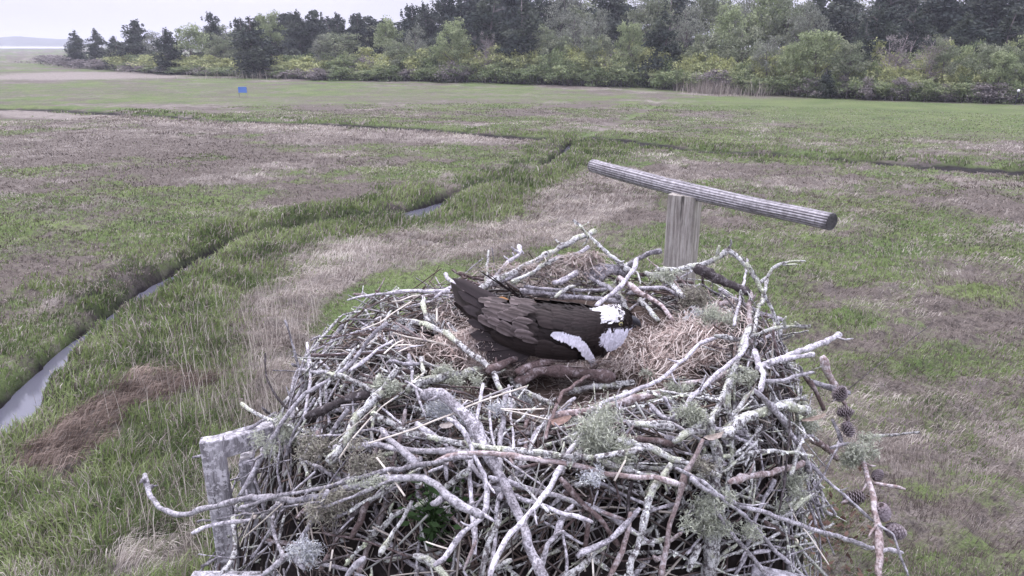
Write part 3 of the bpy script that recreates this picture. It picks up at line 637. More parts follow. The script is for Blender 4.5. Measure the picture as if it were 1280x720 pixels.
T = [
('lich',3,8,.02,[(610,313),(609,330),(608,362)],'short upright pointed white-speckled stick behind the bird tail'),
('pale',7,5,.02,[(648,307),(649,318),(638,326),(622,341),(600,362)],'knobbly pale forked twig rising behind the bird back',[(3,2,[(649,316),(643,312),(640,309)]),(3,2,[(649,312),(654,315),(655,317)])]),
('lich',9,11,.05,[(743,289),(702,309),(657,333),(619,351),(575,372)],'long scaly grey stick slanting up to the crossing tips left of the perch post'),
('grey',7,8,.03,[(737,309),(710,321),(676,333),(639,346),(585,368)],'paler blunt stick just below the long scaly one behind the bird',[(4,3,[(710,321),(698,322),(688,323)])]),
('lich',4,8,.06,[(716,274),(722,280),(740,299),(762,318),(788,340)],'sharp-tipped green-speckled stick, highest tip on the back rim'),
('grey',6,8,.04,[(687,323),(712,330),(726,337),(742,350),(762,360),(775,372)],'smooth grey stick running down from the back rim towards the bird crown'),
('lich',9,7,.03,[(770,365),(781,382),(789,400)],'short white-crusted stick just behind the bird face'),
('pale',7,7,.09,[(797,323),(790,340),(775,358),(747,382)],'straight pale stick ending at the bird crown'),
('pink',9,5,.07,[(774,346),(800,366),(828,383),(842,401)],'brown-grey tapering stick pointing down right from behind the head'),
('grey',7,9,.05,[(785,333),(794,326),(810,318),(827,312)],'short grey stick leaning against the perch post left side'),
('lich',9,8,.05,[(806,341),(822,345),(841,357),(854,372)],'yellow-white crusted stick in front of the perch post foot'),
('lich',7,9,.05,[(820,337),(848,336),(876,332),(896,322),(909,312)],'arched speckled branch passing in front of the perch post',[(4,3,[(896,322),(897,314),(899,307)]),(3,2,[(909,312),(914,305),(914,299)]),(6,4,[(909,312),(920,319),(933,333),(945,350),(953,365)])]),
('lich',6,6,.06,[(932,328),(945,348),(953,366),(962,383),(970,400),(977,425)],'speckled stick dropping to the right rim below the arched branch'),
('lich',6,2,.08,[(944,356),(958,345),(966,336),(978,331),(990,328),(1007,327)],'knobbly forked twig with the tip reaching farthest right of the post',[(3,2,[(978,331),(990,331),(996,331)])]),
('lich',6,6,.08,[(958,350),(955,367),(947,390),(942,420)],'crusted twig hanging down beside the splintered upright stub'),
('pale',4,5,.08,[(935,324),(931,346),(922,385),(917,408)],'thin pale twig upright behind the lichen clumps of the right rim'),
('pink',8,10,.05,[(938,364),(937,390),(940,430)],'splintered upright reddish stub with a bleached top on the right rim'),
('lich',6,6,.09,[(1013,408),(996,406),(982,409),(968,411),(950,418),(920,423),(895,420)],'knobbly white-crusted twig lying along the right rim',[(4,3,[(982,409),(981,400),(982,395)]),(3,2,[(996,406),(995,402)])]),
('pale',6,10,.10,[(898,420),(878,428),(860,446),(843,461),(823,475),(805,484),(790,491),(768,497),(752,505),(745,522),(732,538),(711,565),(702,583),(681,617),(662,640),(645,658),(630,678),(619,700),(613,724)],'longest pale snaking stick from the right bowl edge down to the bottom middle'),
('pale',9,10,.08,[(1049,419),(1022,431),(985,445),(945,460)],'smooth bleached stick jutting out farthest right at bird height'),
('pale',8,5,.07,[(1018,443),(995,448),(975,454)],'stubby bleached stick just under the jutting smooth one'),
('pale',5,6,.07,[(1017,465),(1003,468),(977,475),(955,476)],'pale twig with a forked tip above the right outer slope',[(3,2,[(1003,468),(1002,461),(999,457)])]),
('brown',6,7,.05,[(1003,466),(1012,478),(1020,492),(1030,512)],'short brown twig crossing behind the cone cluster'),
('pink',10,11,.02,[(1027,445),(1034,462),(1043,484)],'upright blunt bark-covered stub left of the cone cluster'),
('grey',8,10,.10,[(945,487),(965,511),(983,530),(994,547),(1003,565),(1013,588)],'smooth straight grey stick pointing down right towards the hanging pine branch'),
('lich',14,14,.07,[(902,545),(931,522),(961,511),(985,508),(1010,513)],'thick purple-grey curved limb on the right side'),
('pale',7,7,.12,[(843,521),(858,508),(876,484),(898,466),(925,444),(935,420)],'forked straight pale stick left of the crusted upright on the right rim',[(5,4,[(858,508),(852,517),(838,522)])]),
('lich',8,10,.09,[(938,405),(926,440),(913,478),(895,510),(887,530)],'white-crusted stick dropping steeply from the right rim'),
('pale',9,8,.12,[(944,438),(947,455),(954,468),(951,490)],'twisted peeling stub standing in the right rim'),
('pink',8,12,.02,[(1070,555),(1078,578),(1085,600),(1092,625),(1097,660),(1101,725)],'pine branch with cones hanging down at the right edge of the nest',[(4,3,[(1092,604),(1110,606),(1131,610)]),(3,2,[(1097,655),(1090,663),(1086,671)]),(3,3,[(1085,600),(1078,612),(1068,622),(1052,629)])],(1.98,1.72),'pine_branch'),
('pale',6,4,.05,[(1012,578),(1034,602),(1062,627),(1092,651)],'straight pale twig running down to the hanging pine branch',None,(1.88,1.86)),
('pale',4,3,.05,[(1097,656),(1117,668),(1124,690),(1136,722)],'bent pale twig right of the hanging pine branch',None,(1.80,1.76)),
('lich',4,5,.05,[(1150,540),(1120,544),(1078,547)],'thin crusted twig sticking out farthest right of the nest',None,(1.98,1.98)),
('pale',8,7,.13,[(862,598),(878,608),(905,622),(929,634),(960,642),(994,654),(1030,666),(1049,671),(1085,684),(1126,690)],'long smooth stick jutting out at the lower right to the pine branch'),
('pale',6,7,.14,[(845,585),(880,604),(905,625),(931,645),(950,665),(969,688),(1005,722)],'pale stick slanting down right to the bottom edge below the jutting one'),
('grey',7,8,.12,[(893,630),(910,661),(937,694),(966,726)],'reddish-grey stick slanting to the bottom edge left of the white cut end'),
('straw',3,3,.05,[(986,631),(997,652),(1012,670),(1036,706)],'thin yellow stalk crossing under the jutting lower-right stick',None,(1.78,1.70)),
('grey',5,5,.05,[(978,596),(1006,617),(1020,630),(1039,644)],'short grey twig sticking out of the right slope above the jutting stick'),
('pink',9,10,.09,[(910,603),(945,594),(975,588),(1005,580)],'half-crusted stick with a bare tan end on the right slope'),
('grey',17,13,.08,[(528,492),(550,492),(572,510),(588,528),(600,546),(612,574),(625,594),(637,617),(650,646),(666,696),(682,728)],'thickest curved grey branch bending down through the middle of the front'),
('lich',9,10,.13,[(465,518),(490,530),(510,539),(540,546),(562,551),(585,556),(603,559),(640,563),(660,565),(701,569),(740,572),(770,566),(805,560)],'long speckled stick crossing the whole front from left to right'),
('pink',8,9,.115,[(540,578),(560,571),(583,566),(620,568),(660,573),(711,581),(740,586),(762,591),(800,598),(818,597),(850,604)],'pinkish smooth stick right below the long speckled crossing one'),
('pale',7,9,.12,[(557,524),(568,529),(577,538),(587,556),(596,574),(606,592),(609,615),(608,635),(600,649),(588,660),(577,669),(567,684),(556,698),(542,708)],'bare white hooked twig curling down left of the thick curved branch',[(3,2,[(609,604),(614,612),(618,617)]),(4,3,[(600,640),(612,648),(618,652)])]),
('pale',8,14,.10,[(180,592),(182,604),(190,622),(199,635),(210,640),(222,644),(240,640),(262,636),(290,626),(315,622),(343,622),(370,626),(400,620),(430,612),(460,602),(497,595),(530,598),(545,606),(556,618),(575,630),(604,646)],'longest bleached branch sweeping left out of the nest with an upturned tip',[(5,3,[(182,604),(179,600),(174,605)]),(4,3,[(190,610),(190,606)]),(8,6,[(556,620),(545,628),(539,629)])],None,'branch'),
('grey',6,8,.12,[(300,634),(345,622),(400,611),(441,597),(485,589),(510,585),(526,582),(545,578),(562,574),(590,572)],'thin grey stick lying on top of the longest bleached branch'),
('pale',5,6,.13,[(402,635),(425,627),(441,620),(470,608),(492,600)],'short pale twig alongside the underside of the longest bleached branch'),
('pale',6,8,.06,[(484,404),(470,415),(457,430),(442,449),(431,462),(410,476),(383,491),(366,508),(355,522),(342,546),(332,562),(322,580),(302,618)],'long pale stick slanting down left above the wooden corner'),
('pale',4,6,.06,[(492,425),(473,436),(462,446),(436,464)],'thin pale twig joining the long left slanting stick near its top'),
('lich',10,15,.07,[(497,462),(482,482),(467,497),(458,510),(447,522),(437,544),(425,560),(410,576)],'thick knotty purple-grey stick slanting down left on the left slope'),
('lich',7,7,.07,[(424,468),(440,476),(452,482),(472,494)],'short crusted stick pointing to the knotty left stick'),
('dark',10,13,.03,[(383,522),(400,514),(426,502),(450,495),(466,490)],'dark blackish branch with a pale cut end on the left slope'),
('lich',12,15,.06,[(508,486),(525,477),(542,474),(560,470),(573,468),(600,462),(625,466)],'thick crusted branch with lichen tufts left below the bird'),
('lich',8,10,.07,[(498,400),(515,402),(532,407),(550,413),(562,419),(581,436),(592,444),(604,451),(615,466),(622,482),(643,511)],'crusted stick running from the left rim down past the straw heap'),
('lich',8,8,.06,[(636,474),(650,484),(670,496),(690,506),(712,516)],'mid-front crusted stick slanting down right under the bird'),
('brown',11,10,.13,[(609,463),(618,460),(635,452),(660,444),(678,435)],'smooth dark brown stick poking up at the bird belly'),
('brown',11,12,.12,[(645,464),(670,456),(695,449),(722,446)],'brown stick with a round pale cut end below the white breast'),
('brown',6,6,.10,[(746,454),(738,467),(729,475),(715,484),(703,490),(697,500),(693,510),(687,528),(682,549)],'curved dark brown twig dropping from the bird breast'),
('brown',15,18,.09,[(645,480),(670,465),(690,462),(720,466),(768,472)],'thick purple-brown log lying just under the bird'),
('pink',10,13,.06,[(695,522),(717,516),(745,509),(770,503),(800,497),(825,493)],'thick pinkish branch with a red-brown end right of centre'),
('pink',10,9,.05,[(828,488),(855,481),(888,475),(915,466)],'pinkish stick half under the right bowl edge'),
('lich',10,9,.04,[(712,490),(735,483),(760,481),(792,478)],'grey crusted stick right under the long snaking one'),
('lich',10,11,.06,[(785,528),(810,531),(845,533)],'greenish crusted stick right of the pale lichen patch'),
('brown',9,8,.05,[(775,545),(800,548),(822,550),(842,557)],'brown stick with crust spots above the purple speckled one'),
('lich',10,10,.08,[(770,551),(795,556),(820,562),(838,572),(856,580)],'purple speckled stick right of centre pointing down right'),
('grey',6,6,.08,[(812,505),(822,516),(834,524),(848,524)],'short hooked grey twig in the right middle gap'),
('lich',10,12,.13,[(838,580),(829,597),(815,612),(809,630),(805,648),(798,676),(792,698),(784,726)],'speckled stick dropping to the bottom edge, right of centre'),
('pink',7,10,.14,[(878,548),(866,573),(856,595),(849,620),(843,640),(838,656),(834,680),(825,722)],'long brown-topped stick dropping to the bottom edge right of the speckled one',[(4,3,[(834,680),(848,670),(853,667)]),(5,4,[(829,696),(822,700),(817,694)])]),
('brown',8,9,.07,[(699,597),(713,612),(731,631),(742,641),(754,654),(765,670),(774,682)],'straight dark stick slanting down right in the deep front gap'),
('grey',7,9,.09,[(718,630),(708,640),(699,655),(692,670),(683,680),(680,695),(678,714)],'bent grey stick with a fork in the lower middle gap',[(4,4,[(692,670),(700,667),(704,665)])]),
('grey',10,8,.11,[(723,697),(738,685),(754,676),(768,668),(780,659),(792,646),(800,634)],'cracked grey stick with a hollow blunt end in the lower middle'),
('lich',10,9,.08,[(700,724),(715,714),(731,704),(745,690),(756,682)],'rough crusted stick at the bottom edge under the cracked one'),
('pink',7,8,.12,[(790,640),(786,660),(778,690),(770,708),(760,724)],'pinkish stick crossing behind the speckled drop at the bottom edge'),
('lich',6,7,.11,[(514,626),(505,643),(497,657),(487,675),(475,696)],'mid-size speckled stick over the green leaves, pointing down left'),
('pale',8,12,.08,[(479,537),(487,549),(498,559),(511,568),(524,580)],'smooth pale stick with a tapered upper end left of centre'),
('pale',7,9,.13,[(410,612),(398,636),(383,659),(374,678),(364,695),(350,704),(322,724)],'pale branch running down to the bottom left edge from the longest one',[(6,5,[(364,695),(372,702),(380,712)])]),
('lich',8,8,.11,[(291,645),(294,660),(294,678),(290,700),(278,726)],'crusted stick hanging down beside the lower wooden rail'),
('pale',6,5,.12,[(240,667),(252,661),(272,655),(292,652),(316,648)],'pale stubby twig poking left under the longest bleached branch'),
('grey',4,4,.11,[(247,652),(280,647),(320,641),(400,626)],'slim grey twig parallel to the underside of the longest branch'),
('straw',3,3,.13,[(305,672),(328,652),(352,630)],'thin straw stalk crossing left below the longest branch'),
('straw',3,3,.12,[(300,683),(308,662),(317,641)],'shorter straw stalk beside the crossing one at lower left'),
('grey',4,4,.10,[(253,708),(268,700),(281,691)],'small grey twig on the lower wooden rail'),
('pale',4,4,.04,[(305,556),(309,545),(318,533)],'small bent white twig on the upper wooden rail'),
('grey',4,4,.05,[(240,571),(262,567),(285,563),(310,558),(335,551)],'dark thin twig lying across the top of the wooden corner'),
('pale',5,4,.05,[(262,552),(274,556),(286,562)],'short pale twig lying on the corner of the wooden rail'),
('grey',4,4,.03,[(304,541),(322,530),(345,515)],'fine grey twig above the upper wooden rail',None,(2.0,2.0)),
('lich',6,6,.03,[(302,504),(312,511),(326,519),(350,528),(385,540)],'small crusted stick pointing out left of the nest above the rail',None,(2.02,1.86)),
('dark',3,5,.03,[(331,442),(332,460),(335,476),(345,495),(357,508),(375,516),(405,526)],'dark crooked twig standing up left of the nest',None,(2.12,1.93)),
('pale',5,5,.03,[(374,462),(390,464),(410,465)],'small bright white stick end pointing left at the left rim'),
('lich',5,6,.03,[(378,450),(392,457),(408,466),(420,470)],'crusted twig pointing up left at the left rim'),
('straw',4,4,.14,[(461,554),(490,545),(518,536),(545,525),(567,517),(585,508),(603,501),(630,492),(658,483)],'long pale straight reed stalk rising right through the left middle'),
('straw',3,3,.12,[(627,512),(655,517),(687,525)],'pale reed stalk ending above the orange bark chip'),
('straw',3,3,.12,[(626,511),(652,512),(680,511)],'thin pale stalk lying level in the upper middle front'),
('straw',4,3,.12,[(424,573),(441,548),(461,525),(478,508),(492,498)],'long dry stalk leaning along the thick knotty left stick'),
('straw',2,3,.12,[(412,555),(432,540),(448,528),(470,508)],'fine dry stalk next to the one along the knotty left stick'),
('pale',3,8,.05,[(434,376),(452,371),(470,368),(514,364),(536,364),(562,364)],'white birch-like stick pointing far left out of the back left rim'),
('straw',3,3,.05,[(490,377),(500,376),(515,370),(524,369)],'short pale stalk under the white birch-like stick'),
('straw',3,3,.06,[(452,412),(475,403),(490,392),(514,377)],'long pale stalk rising along the upper left edge'),
('lich',6,7,.06,[(527,372),(529,386),(536,404)],'crusted short stick on the left rim under the birch-like stick'),
('straw',3,3,.06,[(546,386),(546,403)],'tiny upright straw stub left of the bird'),
('pale',6,6,.04,[(556,343),(562,349),(570,357)],'small white stick end right at the tail tip'),
('pale',4,4,.05,[(542,372),(556,363),(571,356)],'thin white twig just under the tail tip'),
('straw',3,9,.08,[(491,416),(508,421),(525,424),(545,428),(562,432),(573,437),(586,442)],'flat pale split reed lying on the left rim'),
('straw',4,3,.08,[(493,432),(508,431),(522,433)],'short flat stalk under the pale split reed'),
('straw',3,3,.08,[(480,442),(489,434),(497,428),(505,425)],'little curved pale stalk at the outer left rim'),
('straw',3,3,.08,[(498,440),(504,437),(511,434)],'little straight pale stalk at the outer left rim'),
('grey',4,5,.08,[(485,451),(494,451),(505,455),(525,455)],'grey twig below the split reed on the left rim'),
('lich',6,6,.08,[(526,447),(528,456),(532,467)],'short upright crusted twig on the left rim slope'),
('straw',3,3,.08,[(533,464),(523,471),(513,480)],'short curved stalk under the upright crusted twig'),
('pink',3,3,.08,[(494,403),(507,411),(520,419),(534,427)],'thin brown stalk lying above the pale split reed'),
('lich',6,5,.07,[(560,404),(570,414),(583,426)],'short crusted stick left of the straw heap'),
('lich',7,6,.06,[(994,497),(1003,502),(1013,510)],'short dark-ended stick behind the smooth straight right one'),
('grey',7,8,.05,[(1009,474),(1025,482),(1042,487),(1063,491)],'grey stick pointing right into the cone cluster'),
('grey',6,5,.09,[(998,547),(1008,546),(1017,545)],'short blunt stick left of the right-hand lichen clump'),
('brown',10,8,.05,[(1013,548),(1028,557),(1040,566),(1048,575)],'rotten brown broken stick right of the thick purple-grey limb'),
('grey',5,6,.02,[(1040,524),(1046,535),(1053,553)],'short curved twig under the cone cluster',None,(1.98,1.95)),
('pale',4,4,.02,[(1038,560),(1050,556),(1061,553)],'small white twig pointing at the right-hand lichen clump',None,(1.93,1.95)),
('grey',6,5,.06,[(914,544),(930,551),(940,559),(948,566)],'grey stub left under the thick purple-grey limb'),
('grey',5,4,.06,[(928,534),(935,545),(944,557)],'slender grey stub beside the left end of the purple-grey limb'),
('lich',5,4,.06,[(952,531),(943,545),(931,557),(918,568)],'crusted twig slanting down left under the purple-grey limb'),
('lich',12,17,.08,[(889,530),(891,545),(896,561),(899,580),(895,600),(892,625)],'broken upright trunk piece with a bare tan top in the right front'),
('lich',20,18,.05,[(893,636),(890,660),(887,695),(885,726)],'thick mossy log standing upright at the bottom right'),
('pale',5,5,.08,[(941,692),(950,689),(962,688)],'very short white stick end near the bottom right'),
('brown',7,7,.07,[(955,653),(968,661),(980,668),(994,677)],'brown stick with a bright white cut end under the jutting lower-right stick'),
('lich',9,9,.10,[(842,551),(856,544),(865,538),(880,540)],'crusted stick ending at the tan broken trunk'),
('lich',7,6,.10,[(864,537),(878,527),(890,520),(900,512)],'crusted twig rising right above the tan broken trunk'),
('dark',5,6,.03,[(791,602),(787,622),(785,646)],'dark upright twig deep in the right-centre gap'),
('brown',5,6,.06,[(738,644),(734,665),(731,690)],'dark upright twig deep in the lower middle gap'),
('straw',4,4,.09,[(739,688),(741,705),(742,724)],'pale upright stalk at the bottom edge below the cracked stick'),
('pink',4,5,.07,[(751,640),(765,645),(781,650)],'short tan splinter in the lower middle gap'),
('straw',3,4,.14,[(782,575),(775,588),(768,601)],'short white straw standing on the pinkish smooth stick'),
('grey',6,5,.10,[(812,641),(826,635),(844,629)],'short grey stick between the two bottom-edge drops'),
('lich',6,5,.11,[(801,681),(812,679),(824,676),(840,672)],'crusted stub right of the speckled drop near the bottom'),
('lich',8,8,.08,[(873,677),(868,690),(859,714)],'pale speckled stub at the bottom edge right of the brown-topped stick'),
('straw',3,3,.12,[(862,591),(880,604),(901,620)],'thin white stalk above the start of the jutting lower-right stick'),
('lich',8,8,.09,[(850,575),(868,581),(885,590),(902,597)],'crusted stick left of the broken trunk piece'),
('lich',10,9,.08,[(755,577),(775,584),(800,592),(830,601),(863,610)],'greenish crusted branch crossing right under the pinkish smooth stick'),
('lich',9,11,.11,[(518,695),(532,700),(545,706),(562,724)],'crusted branch at the bottom edge, lower left of centre'),
('pale',7,8,.11,[(456,697),(447,706),(432,724)],'white-tipped stub at the bottom edge, left of centre'),
('straw',3,4,.12,[(532,677),(546,682),(563,687)],'white straw lying under the green leaves'),
('pink',4,4,.11,[(595,676),(588,692),(579,712)],'thin brown stalk under the hooked white twig'),
('lich',7,9,.09,[(626,642),(620,664),(612,680),(607,698),(602,724)],'speckled stick dropping to the bottom edge left of the snaking one'),
('lich',8,7,.10,[(622,713),(630,706),(641,699)],'short crusted stub touching the lower end of the snaking stick'),
('dark',3,3,.13,[(398,705),(420,698),(442,692)],'thin dark stem crossing at the bottom left'),
('straw',3,3,.10,[(412,714),(414,700),(416,687)],'short upright brown stalk at the bottom left'),
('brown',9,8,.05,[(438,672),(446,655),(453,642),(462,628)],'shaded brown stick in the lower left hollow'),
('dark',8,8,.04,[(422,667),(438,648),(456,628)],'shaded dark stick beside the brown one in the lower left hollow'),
('straw',4,4,.12,[(471,572),(482,586),(493,601),(506,620)],'tan stalk passing behind the longest bleached branch'),
('grey',5,5,.12,[(555,577),(558,588),(559,600)],'small grey spur standing above the bend of the longest branch'),
('grey',9,8,.03,[(650,364),(675,366),(710,370),(745,373),(782,377)],'grey stick lying level behind the bird back'),
('grey',5,5,.05,[(655,358),(690,361),(725,362),(760,361)],'slim split grey stick just above the level one behind the bird'),
('lich',5,4,.06,[(694,372),(702,365),(710,359),(720,358)],'small bent pale twig touching the bird back'),
('grey',20,16,.03,[(742,346),(755,338),(772,336),(783,341)],'thick smooth grey log lump behind the crossing sticks'),
('dark',13,11,.02,[(868,334),(882,341),(897,348),(914,356),(936,366)],'thick dark brown ribbed log right of the perch post'),
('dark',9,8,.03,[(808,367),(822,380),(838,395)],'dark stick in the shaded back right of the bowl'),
('lich',7,7,.03,[(800,375),(812,388),(824,400)],'greenish stick in the shaded back right of the bowl'),
('grey',6,6,.04,[(783,368),(800,361),(830,360),(855,372)],'grey stick lying level left of the big lichen clump'),
('pale',6,5,.06,[(690,355),(720,340),(750,332)],'pale thin stick lying low behind the bird'),
('pink',8,7,.04,[(900,380),(915,376),(930,375)],'pinkish flat bark stick behind the splintered stub'),
('dark',3,3,.14,[(987,520),(985,560),(980,605),(973,640)],'thin black upright stem between the nest and the pine branch'),
('dark',1.8,1.2,.02,[(1040,502),(1066,482),(1110,446),(1165,405)],'very fine long bare stem leaning out to the upper right',None,(1.95,2.25)),
('brown',5,5,.04,[(1045,492),(1056,505),(1060,530)],'short brown stem holding the cone cluster',None,(2.02,1.99)),
('grey',7,6,.05,[(700,353),(715,345),(735,330)],'short dark grey stick under the sharp-tipped one'),
('lich',7,6,.07,[(640,352),(665,340),(690,326),(716,320)],'thin crusted stick between the two long ones on the back rim'),
]
for row in T:
    st, w0, w1, lay, pts, lab = row[:6]; rest = list(row[6:]) + [None] * (3 - len(row[6:]))
    stick(st, w0, w1, lay, pts, lab, rest[0], rest[1], rest[2], 'branches of the nest' if rest[2] else None)
for o, _, lab in traced:
    if lab.startswith('pine branch'): pine = o; o['category'] = 'branch'
    if o.name.startswith('branch'): o['category'] = 'branch'

# ------------------------------------------------------------------ loose filling sticks
def clear_of_bird(x, y): return not (abs(x - .09) < .34 and abs(y - 1.92) < .17)
def nest_normal(x, y, e=.03):
    return Vector((-(nest_h(x + e, y) - nest_h(x - e, y)) / (2 * e), -(nest_h(x, y + e) - nest_h(x, y - e)) / (2 * e), 1)).normalized()
def rnd_stick(rmin, rmax, L, zoff, front=.8):
    for _ in range(200):
        r = random.uniform(rmin, rmax)
        an = random.gauss(-math.pi / 2, 1.2) if random.random() < front else random.uniform(0, 2 * math.pi)
        r0_ = r; r *= (1 - .25 * max(0, math.cos(an)) * min(1, max(0, (r - .5) / .3))) * (1 + .14 * max(0, -math.cos(an)))
        x = NC[0] + math.cos(an) * r * 1.05; y = NC[1] + math.sin(an) * r
        nrm = nest_normal(x, y); rad = Vector((math.cos(an), math.sin(an), 0))
        tng = Vector((-math.sin(an), math.cos(an), 0)); t = tng * random.gauss(0, 1) + (nrm.cross(tng)) * random.gauss(0, .8)
        t = (t - nrm * t.dot(nrm)); t = t.normalized() + nrm * random.gauss(0, .10)
        c = Vector((x, y, nest_h(x, y) + H)) + nrm * (zoff)
        a, b_ = c - t * L / 2, c + t * L / 2
        if r < .5 and (not clear_of_bird(a.x, a.y) or not clear_of_bird(b_.x, b_.y) or not clear_of_bird(c.x, c.y)): continue
        # keep both ends out of the air and out of the bowl's depth
        ok = True
        for e_ in (a, b_):
            tl = .16 if r0_ < .62 else .34
            if e_.z - H < nest_h(e_.x, e_.y) - tl * .7 or e_.z - H > nest_h(e_.x, e_.y) + tl: ok = False
        if ok: return a, b_, an, r
    return None
def zone(an, r):
    a = math.degrees(an) % 360
    if r < .60: s = 'the rim behind the bird' if 20 < a < 160 else ('the front rim of the nest' if 200 < a < 340 else ('the right rim of the nest' if a <= 20 or a >= 340 else 'the left rim of the nest'))
    else: s = 'the left flank of the nest' if 130 < a < 232 else ('the right flank of the nest' if a > 308 or a < 40 else ('the front slope of the nest' if 232 <= a <= 308 else 'the back slope of the nest'))
    return s
word = {'grey': 'grey', 'lich': 'lichen-crusted', 'pale': 'bleached', 'brown': 'brown', 'pink': 'reddish'}
cnt = 0
while cnt < 150:
    st = random.choice(['grey', 'lich', 'lich', 'pale', 'brown', 'pink', 'lich', 'grey']); L = random.uniform(.16, .46)
    q = rnd_stick(.46, .88, L, random.uniform(-.08, .015), .78)
    if not q: continue
    a, b_, an, r = q; mid = (a + b_) / 2 + Vector([random.gauss(0, .05 * L) for _ in range(3)]); m2 = a * .7 + b_ * .3 + Vector([random.gauss(0, .03 * L) for _ in range(3)])
    r0 = random.uniform(.003, .0075); mb = MB(); stick_geo(mb, [a, m2, mid, b_], r0, r0 * random.uniform(.5, 1), st, cnt * 7 + 900)
    z_ = zone(an, r)
    o = mb.build('buried_stick', M[st], None, (a + b_) / 2)
    tag(o, f'{word[st]} stick half buried in the tangle of {z_}', 'stick', f'half-buried {word[st]} sticks in {z_}'); cnt += 1

# sticks draped down the steep flanks
for nn_, a0_, a1_, st_, nm_ in ((110, -72, 30, 'lich', 'flank_sticks'), (60, 150, 222, 'grey', 'left_flank_sticks'), (60, -70, 25, 'grey', 'grey_flank_sticks')):
    mb = MB(); k_ = 0
    while k_ < nn_:
        th = R(random.uniform(a0_, a1_)); z_ = random.uniform(-1.5, -.85); r = .5
        while r < 1.15 and nest_h(NC[0] + math.cos(th) * r, NC[1] + math.sin(th) * r) > z_: r += .01
        if r >= 1.15: continue
        r += random.uniform(-.03, .02); c = Vector((NC[0] + math.cos(th) * r, NC[1] + math.sin(th) * r, z_ + H)); tn = Vector((-math.sin(th), math.cos(th), 0)); rd = Vector((math.cos(th), math.sin(th), 0))
        d_ = (tn * random.gauss(0, 1) + Vector((0, 0, 1)) * random.gauss(0, .6) - rd * 0).normalized(); d_ = (d_ - rd * d_.z * .35 + rd * random.gauss(0, .42)).normalized(); L = random.uniform(.12, .40)
        a, b_ = c - d_ * L / 2, c + d_ * L / 2; mid = c + rd * .012 + Vector([random.gauss(0, .03 * L) for _ in range(3)]); r0 = random.uniform(.0018, .0055)
        stick_geo(mb, [a, mid, b_], r0, r0 * random.uniform(.45, .9), st_, k_ * 7 + 5000); k_ += 1
    tag(mb.build('flank_sticks', M[st_]), 'loose small sticks lying over the steep %s flank of the nest' % ('left' if a0_ > 0 else 'right'), 'sticks', kind='stuff')
# the rest of the pile: more weathered sticks than anyone would count
for st_, nn_, nm_ in (('lich', 290, 'packed_sticks'), ('pale', 110, 'bleached_packed_sticks'), ('brown', 120, 'brown_packed_sticks')):
    mb = MB(); k_ = 0
    while k_ < nn_:
        L = random.uniform(.12, .38); q = rnd_stick(.38, .92, L, random.uniform(-.075, .004), .75)
        if not q: continue
        a, b_, an, r = q; mid = (a + b_) / 2 + Vector([random.gauss(0, .035 * L) for _ in range(3)]); r0 = random.uniform(.0018, .0048)
        stick_geo(mb, [a, mid, b_], r0, r0 * random.uniform(.45, .9), st_, k_ * 11 + 3000); k_ += 1
    tag(mb.build(nm_, M[st_]), {'lich': 'lichen-speckled small sticks packed between the larger ones', 'pale': 'bleached thin sticks packed between the larger ones', 'brown': 'brown thin sticks packed between the larger ones'}[st_], 'sticks', kind='stuff')

# fine twigs, needles and bark crumbs woven through everything
mb = MB(); pc = [(.44, .41, .43), (.30, .27, .28), (.14, .11, .105), (.56, .50, .45), (.20, .15, .13), (.11, .09, .085), (.52, .52, .50)]
for k in range(7000):
    L = random.choice([random.uniform(.04, .2), random.uniform(.12, .36)]) if k < 5900 else random.uniform(.015, .05)
    q = rnd_stick(.37, .98, L, random.uniform(-.13, -.008), .75)
    if not q: continue
    a, b_, an, r = q; mid = (a + b_) / 2 + Vector([random.gauss(0, .05 * L) for _ in range(3)]); c_ = random.choice(pc); kk = random.uniform(.3, .85); c_ = tuple(v_ * kk for v_ in c_)
    if L < .05: mb.tube([a, b_], [random.uniform(.003, .008)] * 2, 4, c_, flat=.25)
    else:
        rr0 = random.uniform(.0009, .0030); mb.tube(catmull([a, mid, b_], .04), [rr0 * (1 - .4 * t_ / 8) for t_ in range(40)], 4, c_, cap=False)
tag(mb.build('fine_twigs', M['twigs']), 'tangle of fine twigs and bark crumbs between the sticks of the nest', 'twigs', kind='stuff')

# dry grass lining of the bowl: fibres in loose swirls
mb = MB(); sc_ = [(.42, .355, .325), (.30, .235, .215), (.54, .48, .45), (.17, .125, .11), (.085, .06, .054)]
def fibre(c, dirv, L, w_, colr, lift=.01):
    pr = Vector((-dirv.y, dirv.x, 0)) * w_; p0 = c - dirv * L / 2; p1 = c + Vector((random.gauss(0, .1 * L), random.gauss(0, .1 * L), lift)); p2 = c + dirv * L / 2 + Vector((0, 0, random.gauss(0, lift * .6)))
    mb.add([p0 - pr, p0 + pr, p1 + pr, p1 - pr, p2 + pr * .5, p2 - pr * .5], [(0, 1, 2, 3), (3, 2, 4, 5)], colr)
def pad(px, py, sx, sy, n, zoff, pale, dome=0.0, br=1.0):
    t = nest_hit(px, py); c0 = ray(px, py) * t
    for _ in range(n):
        u, v_ = random.gauss(0, 1), random.gauss(0, 1); x_ = c0.x + u * sx; y_ = c0.y + v_ * sy
        z_ = nest_h(x_, y_) + zoff + dome * math.exp(-(u * u + v_ * v_) / 2) + random.uniform(-.006, .004); an = math.atan2(y_ - NC[1], x_ - NC[0]) + math.pi / 2 + random.gauss(0, .9)
        cc = random.choice(sc_[:3] if random.random() < pale else sc_[2:]); k = random.uniform(.7, 1.15) * br
        fibre(Vector((x_, y_, z_ + H)), Vector((math.cos(an), math.sin(an), random.gauss(0, .12))), random.uniform(.03, .10), random.uniform(.0006, .0016), tuple(q * k for q in cc), random.uniform(0, .02))
